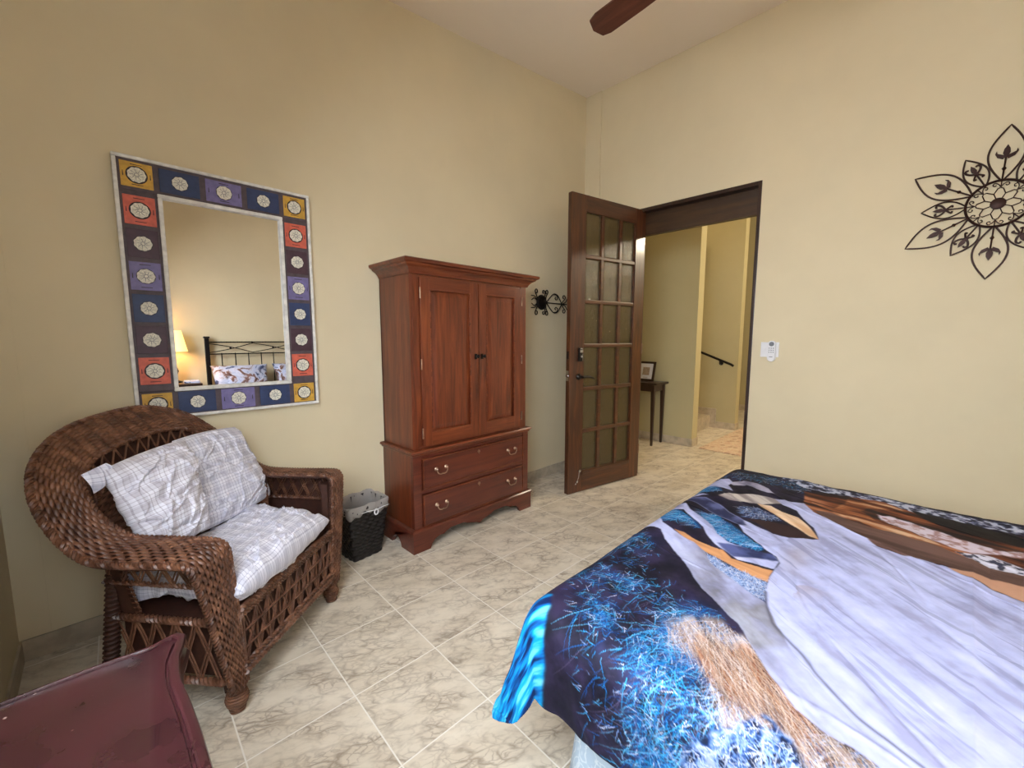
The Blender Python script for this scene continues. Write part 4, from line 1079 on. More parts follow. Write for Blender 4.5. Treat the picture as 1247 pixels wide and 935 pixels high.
mb = MB(); mb.lathe([(.03, -.07), (.06, -.085), (.11, -.10), (.12, -.125), (.10, -.155), (.05, -.178), (.001, -.182)], 28); lab(mb.build('light_globe', MAT['globe'], fan, True), 'lit frosted globe')

# ------------------------------------------------------------------ bed
BX0, BX1, BY0, BY1 = .835, 2.285, -1.37, .60
bed = thing('bed', 'black iron bed with a crossed-bar headboard against the far wall, seen in the mirror', 'bed', ((BX0+BX1)/2, (BY0+BY1)/2, 0))
bx = lambda x: x-(BX0+BX1)/2; by = lambda y: y-(BY0+BY1)/2
hy = by(-1.41)
HB = thing  # headboard is a part with its own posts
mb = MB()
HX0, HX1 = .935, 2.36
hl, hr_ = bx(HX0), bx(HX1)
mb.box(hl, hr_, hy-.008, hy+.008, 1.190, 1.206); mb.box(hl, hr_, hy-.006, hy+.006, 1.048, 1.062); mb.box(hl, hr_, hy-.006, hy+.006, .60, .612)
nx = 3
for k in range(nx):
    a, b = hl+(hr_-hl)*k/nx, hl+(hr_-hl)*(k+1)/nx
    for q in (0, 1):
        za, zb_ = (1.185, 1.07) if q else (1.07, 1.185)
        mb.tube([(a+(b-a)*t, hy, za+(zb_-za)*t+(.012 if q else -.012)*math.sin(PI*t)) for t in np.linspace(0, 1, 9)], .005, 6)
    if k: mb.lathe([(.001, -.014), (.012, -.006), (.012, .006), (.001, .014)], 10, (a, hy, 1.198), 'y')
    mb.lathe([(.001, -.014), (.012, -.006), (.012, .006), (.001, .014)], 10, ((a+b)/2, hy, 1.128), 'y')
for k in range(1, 10):
    x = hl+(hr_-hl)*k/10; mb.tube([(x, hy, .61), (x, hy, 1.055)], .006, 6); mb.lathe([(.001, -.014), (.013, 0), (.001, .014)], 8, (x, hy, 1.055))
hb = mb.build('headboard', MAT['iron'], bed, True, 40)
for x in (hl, hr_):
    mb = MB(); mb.box(x-.022, x+.022, hy-.022, hy+.022, 0, 1.245, .004); mb.box(x-.030, x+.030, hy-.030, hy+.030, 1.245, 1.268, .006); mb.build('post', MAT['iron'], hb)
mb = MB(); mb.box(bx(BX0+.03), bx(BX1-.03), by(BY0+.02), by(BY1-.03), .10, .30, .02); mb.build('box_spring', MAT['skirt'], bed)
for x in (BX0+.08, BX1-.08):
    for y in (BY0+.1, BY1-.1):
        mb = MB(); mb.lathe([(.02, 0), (.024, .02), (.02, .10)], 12, (bx(x), by(y), 0)); mb.build('leg', MAT['iron'], bed, True)
mb = MB(); mb.box(BX0+.02, BX1-.02, BY0+.02, BY1-.03, .302, .545, .04)
mt = mb.build('mattress', MAT['skirt'], None, True); tag(mt, 'mattress on the bed, hidden under the horse print cover', 'mattress')
# valance: pleated pale fabric hanging below the cover
path = []
def rr(x0, x1, y0, y1, r, step=.006):
    P = []
    P += [(x0, y) for y in np.arange(y0, y1-r, step)]
    P += [(x0+r-r*math.cos(a), y1-r+r*math.sin(a)) for a in np.linspace(0, PI/2, 10)]
    P += [(x, y1) for x in np.arange(x0+r, x1-r, step)]
    P += [(x1-r+r*math.sin(a), y1-r+r*math.cos(a)) for a in np.linspace(0, PI/2, 10)]
    P += [(x1, y) for y in np.arange(y1-r, y0, -step)]
    return np.array(P)
Pq = rr(BX0+.005, BX1-.005, BY0, BY1-.005, .04); Tq = np.gradient(Pq, axis=0); Tq /= np.linalg.norm(Tq, axis=1)[:, None]; Nq = np.stack([-Tq[:, 1], Tq[:, 0]], 1)
dq = np.r_[0, np.cumsum(np.linalg.norm(np.diff(Pq, axis=0), axis=1))]
vs = []; zs_ = [.30, .24, .17, .10, .04]; nq = len(Pq)
for k, z in enumerate(zs_):
    am = .004+.010*k/4; q_ = Pq+Nq*(am*np.sin(dq*38+1.5*np.sin(dq*7))+.006*k)[:, None]
    vs += [(a, b, z) for a, b in q_]
fs = [(i*nq+j, i*nq+j+1, (i+1)*nq+j+1, (i+1)*nq+j) for i in range(4) for j in range(nq-1)]
mb = MB(); mb.add(vs, fs); vl = mb.build('bed_valance', MAT['skirt'], None, True, 80); md = vl.modifiers.new('thickness', 'SOLIDIFY'); md.thickness = .002; md.offset = -1
tag(vl, 'pale blue patterned fabric valance hanging under the edge of the bed cover', 'bed skirt')

# ---- the printed cover
DX0, DX1, DY1_, DZT = .775, 2.325, .650, .575      # plan outline of the flat top (before the rounded edge)
RAD = .075
a_lin = np.r_[np.arange(DX0-.40, DX1+.05, .0020), np.arange(DX1+.05, DX1+.40, .012)]
b_lin = np.r_[np.arange(-.97, -.45, .02), np.arange(-.45, DY1_+.40, .0020)]
Ag, Bg = np.meshgrid(a_lin, b_lin, indexing='ij')
def prof_drop(d):
    """distance past the edge -> (outward, downward)"""
    q = RAD*PI/2; th = np.clip(d/RAD, 0, PI/2)
    o = RAD*np.sin(th); w = RAD*(1-np.cos(th)); e = np.clip(d-q, 0, None)
    return o+e*.06, w+e*.995
da = np.maximum(np.maximum(DX0+RAD*.2-Ag, Ag-(DX1-RAD*.2)), 0); sa = np.where(Ag < (DX0+DX1)/2, -1, 1)
db = np.maximum(Bg-(DY1_-RAD*.2), 0)
dd = np.sqrt(da**2+db**2); th = np.arctan2(db, da+1e-9)
dl_ = np.minimum(dd, .40)
o, w = prof_drop(dl_*np.where((da > 0) & (db > 0), 1+.0*dl_, 1))
bend = np.clip((dl_-.08)/.3, 0, 1)
cor = np.exp(-((th-PI/4)/.45)**2)*((da > 0) & (db > 0))
Xc = np.clip(Ag, DX0+RAD*.2, DX1-RAD*.2); Yc = np.minimum(Bg, DY1_-RAD*.2)
side_wave = .010*np.sin(Bg*17+1.0)+.007*np.sin(Bg*41+2); foot_wave = .010*np.sin(Ag*15)+.006*np.sin(Ag*37)
o2 = o+bend*(np.where(da > 0, side_wave*np.cos(th)**2, 0)+np.where(db > 0, foot_wave*np.sin(th)**2, 0))+cor*bend*.055+bend*.012*np.sin(th*9+1)*np.sin(2*th)
Xg = Xc+sa*o2*np.cos(th)*(dd > 0); Yg = Yc+o2*np.sin(th)*(dd > 0)
Zg = DZT-w
topm = np.exp(-(dd/.15)**2)
wr = (fbm(Ag*.8+Bg*.5, Bg*1.6-Ag*.6, 5, 4, 4)-.5)*.012
for q, (an, am) in enumerate(((-2.25, .0030), (-2.5, -.0026), (-1.9, .0024), (-3.0, .0022))):
    c_, s_ = math.cos(an), math.sin(an); u_ = Ag*c_+Bg*s_; v_ = -Ag*s_+Bg*c_
    rd = np.abs(fbm(u_*1.1+q*3, v_*5.5+q, 1.0, 2, 8+q)-.5); sel = np.clip((fbm(u_, v_, 3, 2, 50+q)-.45)*6, 0, 1)
    wr = wr+np.exp(-(rd/.020)**2)*am*sel
# pressed fold line across the cover
ln_ = (Bg+.118+.045*(Ag-1.3)); wr += .0045*np.exp(-np.abs(ln_)/.012)*(Ag > .8)*(Ag < 1.85)-.004*np.exp(-np.abs(ln_+.035)/.02)*(Ag > 1.3)*(Ag < 1.85)
# narrow hanging pleats
pl = np.sin(np.where(da > 0, Bg, Ag)*60+6*fbm(Ag, Bg, 3, 2, 3))*.003*bend
Zg = Zg+wr*topm
off = wr*(1-topm)*1.3+pl
Xg = Xg+sa*off*np.cos(th)*(dd > 0); Yg = Yg+off*np.sin(th)*(dd > 0)
# hem: the lowest part sags unevenly
Zg = Zg-np.clip(dl_-.25, 0, 1)*.12*np.sin(Bg*9+Ag*6)
Zg = np.maximum(Zg, .10)

# ---- its print: horses running through water, worked out in the flat cloth's own coordinates
POLY = {
 'band':[(1.363,0.724),(1.447,0.732),(1.494,0.72),(1.49,0.689),(1.424,0.647),(1.4,0.6),(1.368,0.549),(1.348,0.499),(1.315,0.453),(1.262,0.418),(1.229,0.372),(1.188,0.305),(1.165,0.249),(1.157,0.242),(1.024,0.142),(0.95,0.077),(0.92,0.03),(0.899,-0.016),(0.863,-0.075),(0.808,-0.02),(0.823,0.009),(0.832,0.039),(0.831,0.073),(0.853,0.121),(0.909,0.176),(1.028,0.27),(1.04,0.293),(1.079,0.34),(1.111,0.382),(1.153,0.422),(1.21,0.471),(1.259,0.525),(1.31,0.581),(1.367,0.623),(1.373,0.666)],
 'leg2':[(1.584,0.715),(1.68,0.71),(1.669,0.668),(1.61,0.616),(1.573,0.561),(1.524,0.506),(1.467,0.468),(1.431,0.417),(1.432,0.375),(1.433,0.335),(1.444,0.294),(1.411,0.27),(1.354,0.273),(1.345,0.322),(1.335,0.367),(1.36,0.4),(1.386,0.446),(1.432,0.485),(1.487,0.523),(1.523,0.568),(1.59,0.635),(1.589,0.685)],
 'navy':[(1.402,0.446),(1.424,0.415),(1.434,0.366),(1.45,0.295),(1.411,0.27),(1.399,0.307),(1.369,0.347),(1.344,0.38),(1.37,0.414)],
 'strip':[(1.4,0.59),(1.398,0.555),(1.369,0.496),(1.359,0.448),(1.366,0.418),(1.329,0.38),(1.33,0.336),(1.333,0.3),(1.341,0.272),(1.266,0.268),(1.264,0.3),(1.274,0.339),(1.296,0.384),(1.305,0.418),(1.315,0.453),(1.343,0.497),(1.368,0.549)],
 'pocket':[(1.298,0.447),(1.305,0.418),(1.272,0.367),(1.269,0.319),(1.261,0.267),(1.165,0.244),(1.182,0.295),(1.21,0.347),(1.222,0.385),(1.252,0.415)],
 'leg3':[(1.762,0.684),(1.784,0.62),(1.752,0.559),(1.7,0.502),(1.661,0.441),(1.633,0.387),(1.611,0.333),(1.613,0.286),(1.656,0.235),(1.666,0.212),(1.49,0.234),(1.448,0.29),(1.474,0.326),(1.515,0.367),(1.545,0.408),(1.599,0.441),(1.616,0.476),(1.632,0.525),(1.659,0.567),(1.691,0.62),(1.707,0.67),(1.735,0.711)],
 'leg3dark':[(1.762,0.684),(1.784,0.62),(1.752,0.559),(1.7,0.502),(1.661,0.441),(1.614,0.416),(1.599,0.441),(1.616,0.476),(1.632,0.525),(1.659,0.567),(1.691,0.62),(1.707,0.67),(1.735,0.711)],
 'grass2':[(1.614,0.577),(1.632,0.525),(1.584,0.466),(1.531,0.404),(1.474,0.326),(1.447,0.329),(1.438,0.377),(1.443,0.421),(1.476,0.477),(1.545,0.526)],
 'grass1':[(1.512,0.725),(1.567,0.719),(1.595,0.666),(1.54,0.594),(1.508,0.562),(1.469,0.522),(1.491,0.6),(1.454,0.637),(1.452,0.66)],
 'streak0':[(1.587,0.75),(1.692,0.754),(1.781,0.723),(1.82,0.67),(1.821,0.625),(1.772,0.689),(1.729,0.717),(1.641,0.723)],
 'grass0':[(1.835,0.714),(1.92,0.708),(1.966,0.647),(1.907,0.597),(1.852,0.637),(1.809,0.681)],
 'up1':[(1.926,0.719),(2.005,0.725),(2.079,0.686),(2.114,0.634),(2.073,0.605),(2.006,0.607),(1.951,0.568),(1.953,0.612),(1.954,0.658)],
 'up2':[(2.056,0.623),(2.121,0.574),(2.129,0.517),(2.099,0.466),(2.036,0.424),(2.04,0.479),(2.068,0.544),(2.023,0.59)],
 'creamA':[(1.842,0.59),(1.907,0.568),(1.96,0.5),(1.98,0.438),(1.978,0.386),(1.955,0.356),(1.925,0.399),(1.864,0.435),(1.854,0.484),(1.822,0.541)],
 'cream':[(1.864,0.448),(1.884,0.402),(1.845,0.357),(1.832,0.303),(1.771,0.259),(1.669,0.213),(1.679,0.239),(1.719,0.282),(1.763,0.328),(1.802,0.377)],
 'streak1':[(1.979,0.411),(1.987,0.35),(2.012,0.312),(1.932,0.27),(1.878,0.213),(1.909,0.239),(1.832,0.152),(1.792,0.101),(1.743,0.067),(1.68,0.113),(1.67,0.18),(1.675,0.214),(1.767,0.243),(1.828,0.285),(1.904,0.322),(1.925,0.374)],
 'wedge':[(1.682,0.435),(1.711,0.356),(1.722,0.298),(1.7,0.257),(1.667,0.215),(1.617,0.287),(1.623,0.336),(1.65,0.38)],
 'grass3':[(1.774,0.5),(1.815,0.435),(1.789,0.368),(1.744,0.327),(1.722,0.359),(1.687,0.437)],
 'grassfar':[(2.082,0.72),(2.243,0.674),(2.294,0.454),(2.281,0.269),(2.138,0.322),(2.183,0.43),(2.147,0.566)],
 'body':[(1.157,0.242),(1.214,0.258),(1.272,0.267),(1.343,0.271),(1.407,0.267),(1.44,0.284),(1.45,0.295),(1.554,0.294),(1.613,0.286),(1.669,0.213),(1.678,0.215),(1.765,0.145),(1.746,0.067),(1.732,0.008),(1.736,-0.046),(1.732,-0.083),(1.695,-0.117),(1.673,-0.15),(1.647,-0.179),(1.619,-0.235),(0.952,-0.186),(0.846,-0.054),(0.868,-0.019),(0.882,0.032),(0.942,0.097),(1.005,0.152),(1.085,0.205)],
 'brown':[(2.168,0.341),(2.211,0.253),(2.228,0.166),(2.257,0.084),(2.216,0.025),(2.203,-0.021),(2.196,-0.091),(2.182,-0.178),(2.171,-0.295),(1.732,-0.247),(1.733,-0.186),(1.726,-0.136),(1.739,-0.091),(1.743,-0.046),(1.726,-0.008),(1.745,0.033),(1.757,0.076),(1.807,0.112),(1.844,0.178),(1.934,0.271),(2.025,0.316)],
 'brownline':[(1.954,0.274),(1.973,0.221),(1.941,0.164),(1.907,0.096),(1.915,0.041),(1.905,-0.012),(1.892,-0.066),(1.868,-0.105),(1.845,-0.141),(1.82,-0.185),(1.823,-0.257),(1.738,-0.248),(1.733,-0.186),(1.726,-0.136),(1.739,-0.091),(1.743,-0.046),(1.726,-0.008),(1.745,0.033),(1.757,0.076),(1.807,0.112),(1.844,0.178)],
 'orange1':[(2.051,0.29),(2.029,0.212),(2.12,0.195),(2.183,0.184),(2.21,0.131),(2.222,0.056),(2.19,0.004),(2.164,0.053),(2.128,0.113),(2.066,0.151),(2.0,0.084),(1.968,0.016),(1.939,-0.046),(1.896,-0.07),(1.914,-0.003),(1.902,0.063),(1.94,0.123),(1.96,0.166),(1.977,0.205)],
 'brwhite':[(2.082,0.089),(2.097,0.04),(2.072,-0.009),(2.047,-0.063),(2.024,-0.113),(2.002,-0.16),(1.982,-0.204),(2.027,-0.28),(1.978,-0.274),(1.949,-0.202),(1.907,-0.144),(1.92,-0.095),(1.948,-0.037),(1.997,0.026),(2.029,0.076)],
 'farblack':[(2.236,0.005),(2.206,-0.068),(2.199,-0.136),(2.185,-0.219),(2.152,-0.293),(2.062,-0.283),(2.07,-0.211),(2.078,-0.132),(2.129,-0.045)],
 'farfoam':[(2.33,0.478),(2.331,0.37),(2.304,0.234),(2.307,0.115),(2.309,0.007),(2.299,-0.117),(2.291,-0.227),(2.293,-0.308),(2.21,-0.299),(2.198,-0.26),(2.202,-0.179),(2.206,-0.068),(2.211,0.029),(2.228,0.166),(2.21,0.284),(2.219,0.35)],
 'foam':[(1.883,-0.105),(1.899,-0.144),(1.918,-0.185),(1.906,-0.216),(1.857,-0.261),(1.829,-0.258),(1.814,-0.192),(1.834,-0.144)],
 'peach':[(1.732,-0.083),(1.726,-0.136),(1.733,-0.186),(1.739,-0.232),(1.738,-0.248),(1.623,-0.235),(1.64,-0.194),(1.679,-0.15),(1.695,-0.117)],
 'contour':[(1.214,0.258),(1.157,0.242),(1.111,0.222),(1.089,0.211),(1.051,0.176),(1.02,0.141),(0.985,0.117),(0.944,0.078),(0.909,0.036),(0.891,-0.006),(0.876,-0.044)],
 'fur':[(0.901,0.389),(0.96,0.362),(1.003,0.288),(0.977,0.226),(0.909,0.176),(0.853,0.121),(0.831,0.073),(0.832,0.039),(0.835,-0.004),(0.808,-0.02),(0.734,0.055),(0.733,0.099),(0.758,0.146),(0.767,0.183),(0.745,0.205),(0.751,0.236),(0.812,0.258),(0.856,0.31),(0.861,0.36)],
 'furorange':[(0.888,0.332),(0.936,0.284),(0.948,0.218),(0.897,0.166),(0.854,0.108),(0.822,0.128),(0.829,0.171),(0.815,0.212),(0.835,0.25),(0.857,0.292)],
 'splash':[(0.674,0.253),(0.745,0.205),(0.778,0.172),(0.773,0.131),(0.756,0.097),(0.717,0.075),(0.555,0.263)],
 'cyan':[(1.287,0.763),(1.366,0.685),(1.248,0.578),(1.122,0.491),(1.05,0.365),(1.027,0.295),(0.962,0.205),(0.909,0.224),(0.923,0.298),(0.856,0.31),(0.792,0.235),(0.745,0.205),(0.662,0.244),(0.555,0.263),(0.488,0.341),(0.507,0.391),(0.555,0.469),(0.639,0.507),(0.739,0.521),(0.806,0.61),(0.874,0.677),(1.033,0.716)],
 'cornercyan':[(.80,.66),(.73,.615),(.6,.600),(.45,.615),(.30,.64),(.30,1.1),(.80,1.1),(.81,.72)],
}
def inside(poly, X, Y):
    r = np.zeros(X.shape, bool); n = len(poly); j = n-1
    xs_, ys_ = [p[0] for p in poly], [p[1] for p in poly]
    box = (X > min(xs_)) & (X < max(xs_)) & (Y > min(ys_)) & (Y < max(ys_)); x = X[box]; y = Y[box]; q = np.zeros(x.shape, bool)
    for i in range(n):
        xi, yi = poly[i]; xj, yj = poly[j]
        if yi != yj: q ^= ((yi > y) != (yj > y)) & (x < (xj-xi)*(y-yi)/(yj-yi)+xi)
        j = i
    r[box] = q; return r
def rgb(*c): return np.array(srgb(*c)[:3])
Xs = Ag+(fbm(Ag, Bg, 14, 3, 31)-.5)*.022; Ys = Bg+(fbm(Ag, Bg, 14, 3, 32)-.5)*.022
def soft(m, k=1):
    m = m.astype(float)
    for _ in range(k):
        p = np.pad(m, 1, mode='edge'); m = (p[:-2, 1:-1]+p[2:, 1:-1]+p[1:-1, :-2]+p[1:-1, 2:]+2*p[1:-1, 1:-1])/6
    return m
def mask(n, k=2, warp=True, w2=0):
    X, Y = (Xs, Ys) if warp else (Ag+(Xs-Ag)*.35, Bg+(Ys-Bg)*.35)
    if w2: X = X+(fbm(Ag, Bg, 26, 3, 41)-.5)*w2; Y = Y+(fbm(Ag, Bg, 26, 3, 42)-.5)*w2
    return soft(inside(POLY[n], X, Y), k)
def over(C, m, c): return C*(1-m[..., None])+c*m[..., None]
def streak(ang, sc_, st, seed, oct=4):
    c, s = math.cos(ang), math.sin(ang); return fbm((Ag*c+Bg*s)*sc_/st, (-Ag*s+Bg*c)*sc_, 1, oct, seed)
def grad(f, stops):
    p = [a for a, _ in stops]; c = np.array([b for _, b in stops]); return np.stack([np.interp(f, p, c[:, k]) for k in range(3)], -1)
f1 = fbm(Ag, Bg, 18, 5, 51); f2 = fbm(Ag, Bg, 60, 4, 52)
C = grad(f1, [(.3, rgb(12, 12, 26)), (.5, rgb(25, 22, 40)), (.7, rgb(42, 36, 60))])
# fine cyan / white stalks, drawn as curved strokes
ACC = np.zeros(Ag.shape+(3,)); AL = np.zeros(Ag.shape)
ia = lambda a: np.searchsorted(a_lin, a); ib = lambda b: np.searchsorted(b_lin, b)
def strokes(region, n, cols, L0, L1, ang, spread, width=1, seed=1, curve=2.0, alpha=.8):
    global C
    r = np.random.default_rng(seed); P = POLY[region]; x0, x1 = min(p[0] for p in P), max(p[0] for p in P); y0, y1 = min(p[1] for p in P), max(p[1] for p in P)
    px = r.uniform(x0, x1, n*4); py = r.uniform(y0, y1, n*4); k = inside(P, px, py)
    if region == 'cyan':
        gi = np.clip(ia(px), 0, len(a_lin)-1); gj = np.clip(ib(py), 0, len(b_lin)-1); k &= r.uniform(0, 1, len(px)) < BD[gi, gj]*.95+.05
    px, py = px[k][:n], py[k][:n]; m = len(px)
    a = ang+r.normal(0, spread, m); L = r.uniform(L0, L1, m); cv = r.normal(0, curve*.7, m); ci = r.integers(0, len(cols), m); al = r.uniform(.35, 1, m)*alpha
    steps = int(L1/.0018)+2; x, y = px.copy(), py.copy()
    colr = np.array(cols)[ci]
    for s in range(steps):
        ok = (s*.0018 < L)
        i = np.clip(ia(x), 0, len(a_lin)-2); j = np.clip(ib(y), 0, len(b_lin)-2)
        t = s*.0018/L; w = (al*np.clip(1.2-t, 0, 1))[:, None]
        i_, j_, c_, w_ = i[ok], j[ok], colr[ok], w[ok]
        C[i_, j_] = C[i_, j_]*(1-w_)+c_*w_
        if width > 1:
            C[i_+1, j_] = C[i_+1, j_]*(1-w_*.6)+c_*w_*.6
        if width > 2: C[i_, j_+1] = C[i_, j_+1]*(1-w_*.6)+c_*w_*.6
        x = x+np.cos(a)*.0018; y = y+np.sin(a)*.0018; a = a+cv*.0018*3
cy = [rgb(50, 124, 176), rgb(78, 160, 206), rgb(30, 84, 146), rgb(112, 180, 218), rgb(44, 100, 164)]
wh_ = [rgb(180, 192, 220), rgb(140, 166, 208), rgb(206, 208, 224), rgb(104, 134, 188)]
BLOB = [(1.204, 0.663, 0.09), (0.988, 0.624, 0.08), (0.983, 0.511, 0.06), (0.842, 0.50, 0.07), (0.909, 0.392, 0.09), (0.951, 0.308, 0.09), (0.798, 0.287, 0.10), (0.81, 0.342, 0.10), (0.763, 0.217, 0.08), (0.655, 0.329, 0.07), (0.594, 0.308, 0.07), (0.737, 0.485, 0.03), (.86, .33, .07)]
def blob(x, y): return np.clip(sum(np.exp(-((x-a)**2+(y-b)**2)/(r*.75)**2) for a, b, r in BLOB), 0, 1)
BD = blob(Ag, Bg)*np.clip((fbm(Ag, Bg, 11, 3, 57)-.30)*3.2, 0, 1)
C = over(C, soft(BD, 6)*.50*np.clip((f1-.35)*4, 0, 1), rgb(34, 84, 150))
strokes('cyan', 4200, cy, .006, .04, 2.4, .8, 1, 61, 5, .7)
strokes('cyan', 1100, wh_, .006, .03, 2.2, 1.0, 1, 62, 6, .7)
strokes('cyan', 300, [rgb(60, 52, 70), rgb(90, 80, 104)], .05, .16, 2.6, .6, 1, 66, 2, .6)
strokes('cyan', 160, cy, .05, .12, 2.7, .5, 1, 63, 2, .9)
for k_, (n_, s_) in enumerate((('grass1', 500), ('grass2', 700), ('grass0', 300))):
    m_ = mask(n_, 3); C = over(C, m_*.5, rgb(30, 84, 140)); strokes(n_, s_, cy+wh_[:1], .01, .06, 2.2, .6, 1, 70+k_, 3)
# bright turquoise corner
cc = mask('cornercyan', 10); fs1 = streak(2.25, 60, 7, 81)
C = over(C, cc, grad(fs1, [(.34, rgb(14, 34, 80)), (.44, rgb(24, 92, 160)), (.56, rgb(50, 150, 205)), (.70, rgb(120, 196, 226))]))
# horse bodies and legs
fl_ = streak(-2.3, 34, 5, 91); pale = grad(.6*fl_+.2*f1+.2*f2, [(.32, rgb(150, 152, 182)), (.46, rgb(170, 174, 208)), (.6, rgb(182, 187, 222)), (.8, rgb(196, 200, 230))])
grey = grad(.5*fl_+.5*f1, [(.3, rgb(92, 88, 92)), (.55, rgb(136, 134, 142)), (.75, rgb(172, 174, 190))])
strokes('grassfar', 500, cy+wh_, .006, .04, 2.4, .9, 1, 77, 3, .7)
C = over(C, mask('farfoam', 3, w2=.02), grad(f2, [(.35, rgb(30, 32, 50)), (.5, rgb(100, 106, 134)), (.62, rgb(190, 196, 216))]))
fb = streak(-1.75, 30, 7, 95)
C = over(C, mask('brown', 3), grad(fb, [(.32, rgb(30, 18, 20)), (.46, rgb(76, 42, 32)), (.58, rgb(122, 74, 52)), (.75, rgb(176, 126, 100))]))
C = over(C, mask('farblack', 3), rgb(14, 12, 18))
C = over(C, mask('orange1', 6, w2=.03), grad(fb, [(.35, rgb(86, 48, 36)), (.5, rgb(152, 100, 70)), (.66, rgb(206, 174, 146))]))
C = over(C, mask('brwhite', 6, w2=.03), grad(f2, [(.35, rgb(160, 132, 132)), (.55, rgb(208, 198, 212))]))
C = over(C, mask('foam', 3, w2=.015), grad(f2, [(.38, rgb(60, 62, 80)), (.5, rgb(206, 206, 222))]))
C = over(C, mask('brownline', 3, False), grad(fb, [(.3, rgb(70, 52, 48)), (.7, rgb(106, 82, 76))]))
C = over(C, mask('peach', 5), rgb(186, 146, 124))
C = over(C, mask('grass3', 2)*.6, rgb(30, 44, 80)); strokes('grass3', 260, wh_, .005, .03, 2.2, .8, 1, 78, 3)
C = over(C, mask('up2', 2, False), grad(f1, [(.3, rgb(110, 108, 130)), (.7, rgb(180, 178, 200))]))
C = over(C, mask('up1', 2, False), pale); C = over(C, mask('streak0', 2, False), pale)
C = over(C, mask('leg2', 2, False), pale)
C = over(C, mask('navy', 6, False), grad(f1, [(.35, rgb(44, 50, 84)), (.65, rgb(84, 92, 136))]))
C = over(C, mask('strip', 2, False), grad(fb, [(.3, rgb(132, 92, 68)), (.7, rgb(200, 150, 112))]))
m_ = mask('pocket', 2, False); C = over(C, m_, rgb(34, 50, 92)); strokes('pocket', 1300, wh_, .005, .025, 1.0, 1.2, 1, 97, 4)
# fur: tan with brown and rust streaks
fu = streak(-2.45, 44, 8, 99); m_ = mask('fur', 40, w2=.14)*np.clip((fbm(Ag, Bg, 9, 4, 58)-.22)*4, 0, 1)
C = over(C, m_, grad(fu, [(.32, rgb(50, 40, 42)), (.45, rgb(104, 90, 86)), (.58, rgb(148, 134, 130)), (.75, rgb(176, 168, 172))]))
strokes('fur', 900, wh_+cy[:1], .01, .05, 2.6, .5, 1, 106, 3, .6)
C = over(C, mask('furorange', 26, w2=.10)*.9, grad(fu, [(.36, rgb(34, 20, 22)), (.47, rgb(74, 44, 38)), (.57, rgb(128, 82, 60)), (.72, rgb(184, 142, 116))]))
strokes('furorange', 1200, [rgb(104, 56, 40), rgb(160, 98, 66), rgb(40, 24, 26), rgb(200, 164, 134), rgb(56, 36, 34)], .04, .14, -2.45, .12, 1, 101, 1.0, .45)
strokes('fur', 1500, [rgb(214, 204, 200), rgb(120, 96, 84), rgb(80, 60, 56), rgb(196, 170, 150)], .03, .10, -2.4, .30, 1, 102, 2, .4)
m_ = mask('splash', 6, w2=.06); C = over(C, m_, grad(f2, [(.36, rgb(16, 24, 50)), (.48, rgb(34, 60, 106)), (.58, rgb(80, 104, 148)), (.72, rgb(150, 160, 186))]))
strokes('splash', 500, wh_, .006, .03, 1.0, 1.5, 1, 103, 6)
# pale bodies on top
C = over(C, mask('leg3', 2, False), pale)
C = over(C, mask('leg3dark', 8, False), grad(f1, [(.35, rgb(40, 44, 74)), (.65, rgb(92, 98, 136))]))
C = over(C, mask('wedge', 2, False), rgb(44, 28, 30))
C = over(C, mask('creamA', 3, False), grad(fl_, [(.35, rgb(140, 130, 130)), (.65, rgb(196, 188, 182))]))
C = over(C, mask('cream', 2, False), grad(fl_, [(.35, rgb(196, 160, 128)), (.65, rgb(226, 202, 176))]))
C = over(C, mask('streak1', 2, False), pale*1.04)
bmask = mask('band', 2, False); C = over(C, bmask, pale)
wgt = .9*np.exp(-((Bg-.36)/.16)**2)+.9*np.exp(-(((Ag-1.06)/.12)**2+((Bg-.22)/.07)**2))
C = over(C, bmask*np.clip(wgt, 0, 1)*(.35+2.2*(f1-.3)).clip(0, 1), grey*.80)
bod = mask('body', 2, False); C = over(C, bod, pale)
# darker contour between leg and belly, a few grey smudges
ctr = [(1.334, .284), (1.245, .269), (1.154, .239), (1.084, .205), (1.005, .153), (.941, .097), (.881, .032), (.867, -.019), (.856, -.064)]
ctr = POLY['contour']
cp = catmull([(a, b, 0) for a, b in ctr], 400)
dm_ = np.full(Ag.shape, 9.0); sub = (Ag > .7) & (Ag < 1.45) & (Bg > -.2) & (Bg < .40); Asub, Bsub = Ag[sub], Bg[sub]; ds_ = np.full(Asub.shape, 9.0)
for p in cp[::3]: ds_ = np.minimum(ds_, (Asub-p[0])**2+(Bsub-p[1])**2)
dm_[sub] = np.sqrt(ds_); C = over(C, np.exp(-(dm_/.0045)**2)*.75, rgb(60, 58, 72))
C = over(C, np.exp(-(dm_/.03)**2)*.25*(1-bod), rgb(80, 78, 92))
C = over(C, np.exp(-(((Ag-1.30)/.06)**2+((Bg-.20)/.05)**2))*.5*bod*(f1 > .4), rgb(150, 134, 130))
C = over(C, np.exp(-(((Ag-1.50)/.12)**2+((Bg-.24)/.035)**2))*.45*bod, rgb(152, 140, 136))
lf2 = streak(-2.3, 60, 14, 133); C = over(C, bod*np.clip((lf2-.60)*5, 0, .45), rgb(110, 112, 140))

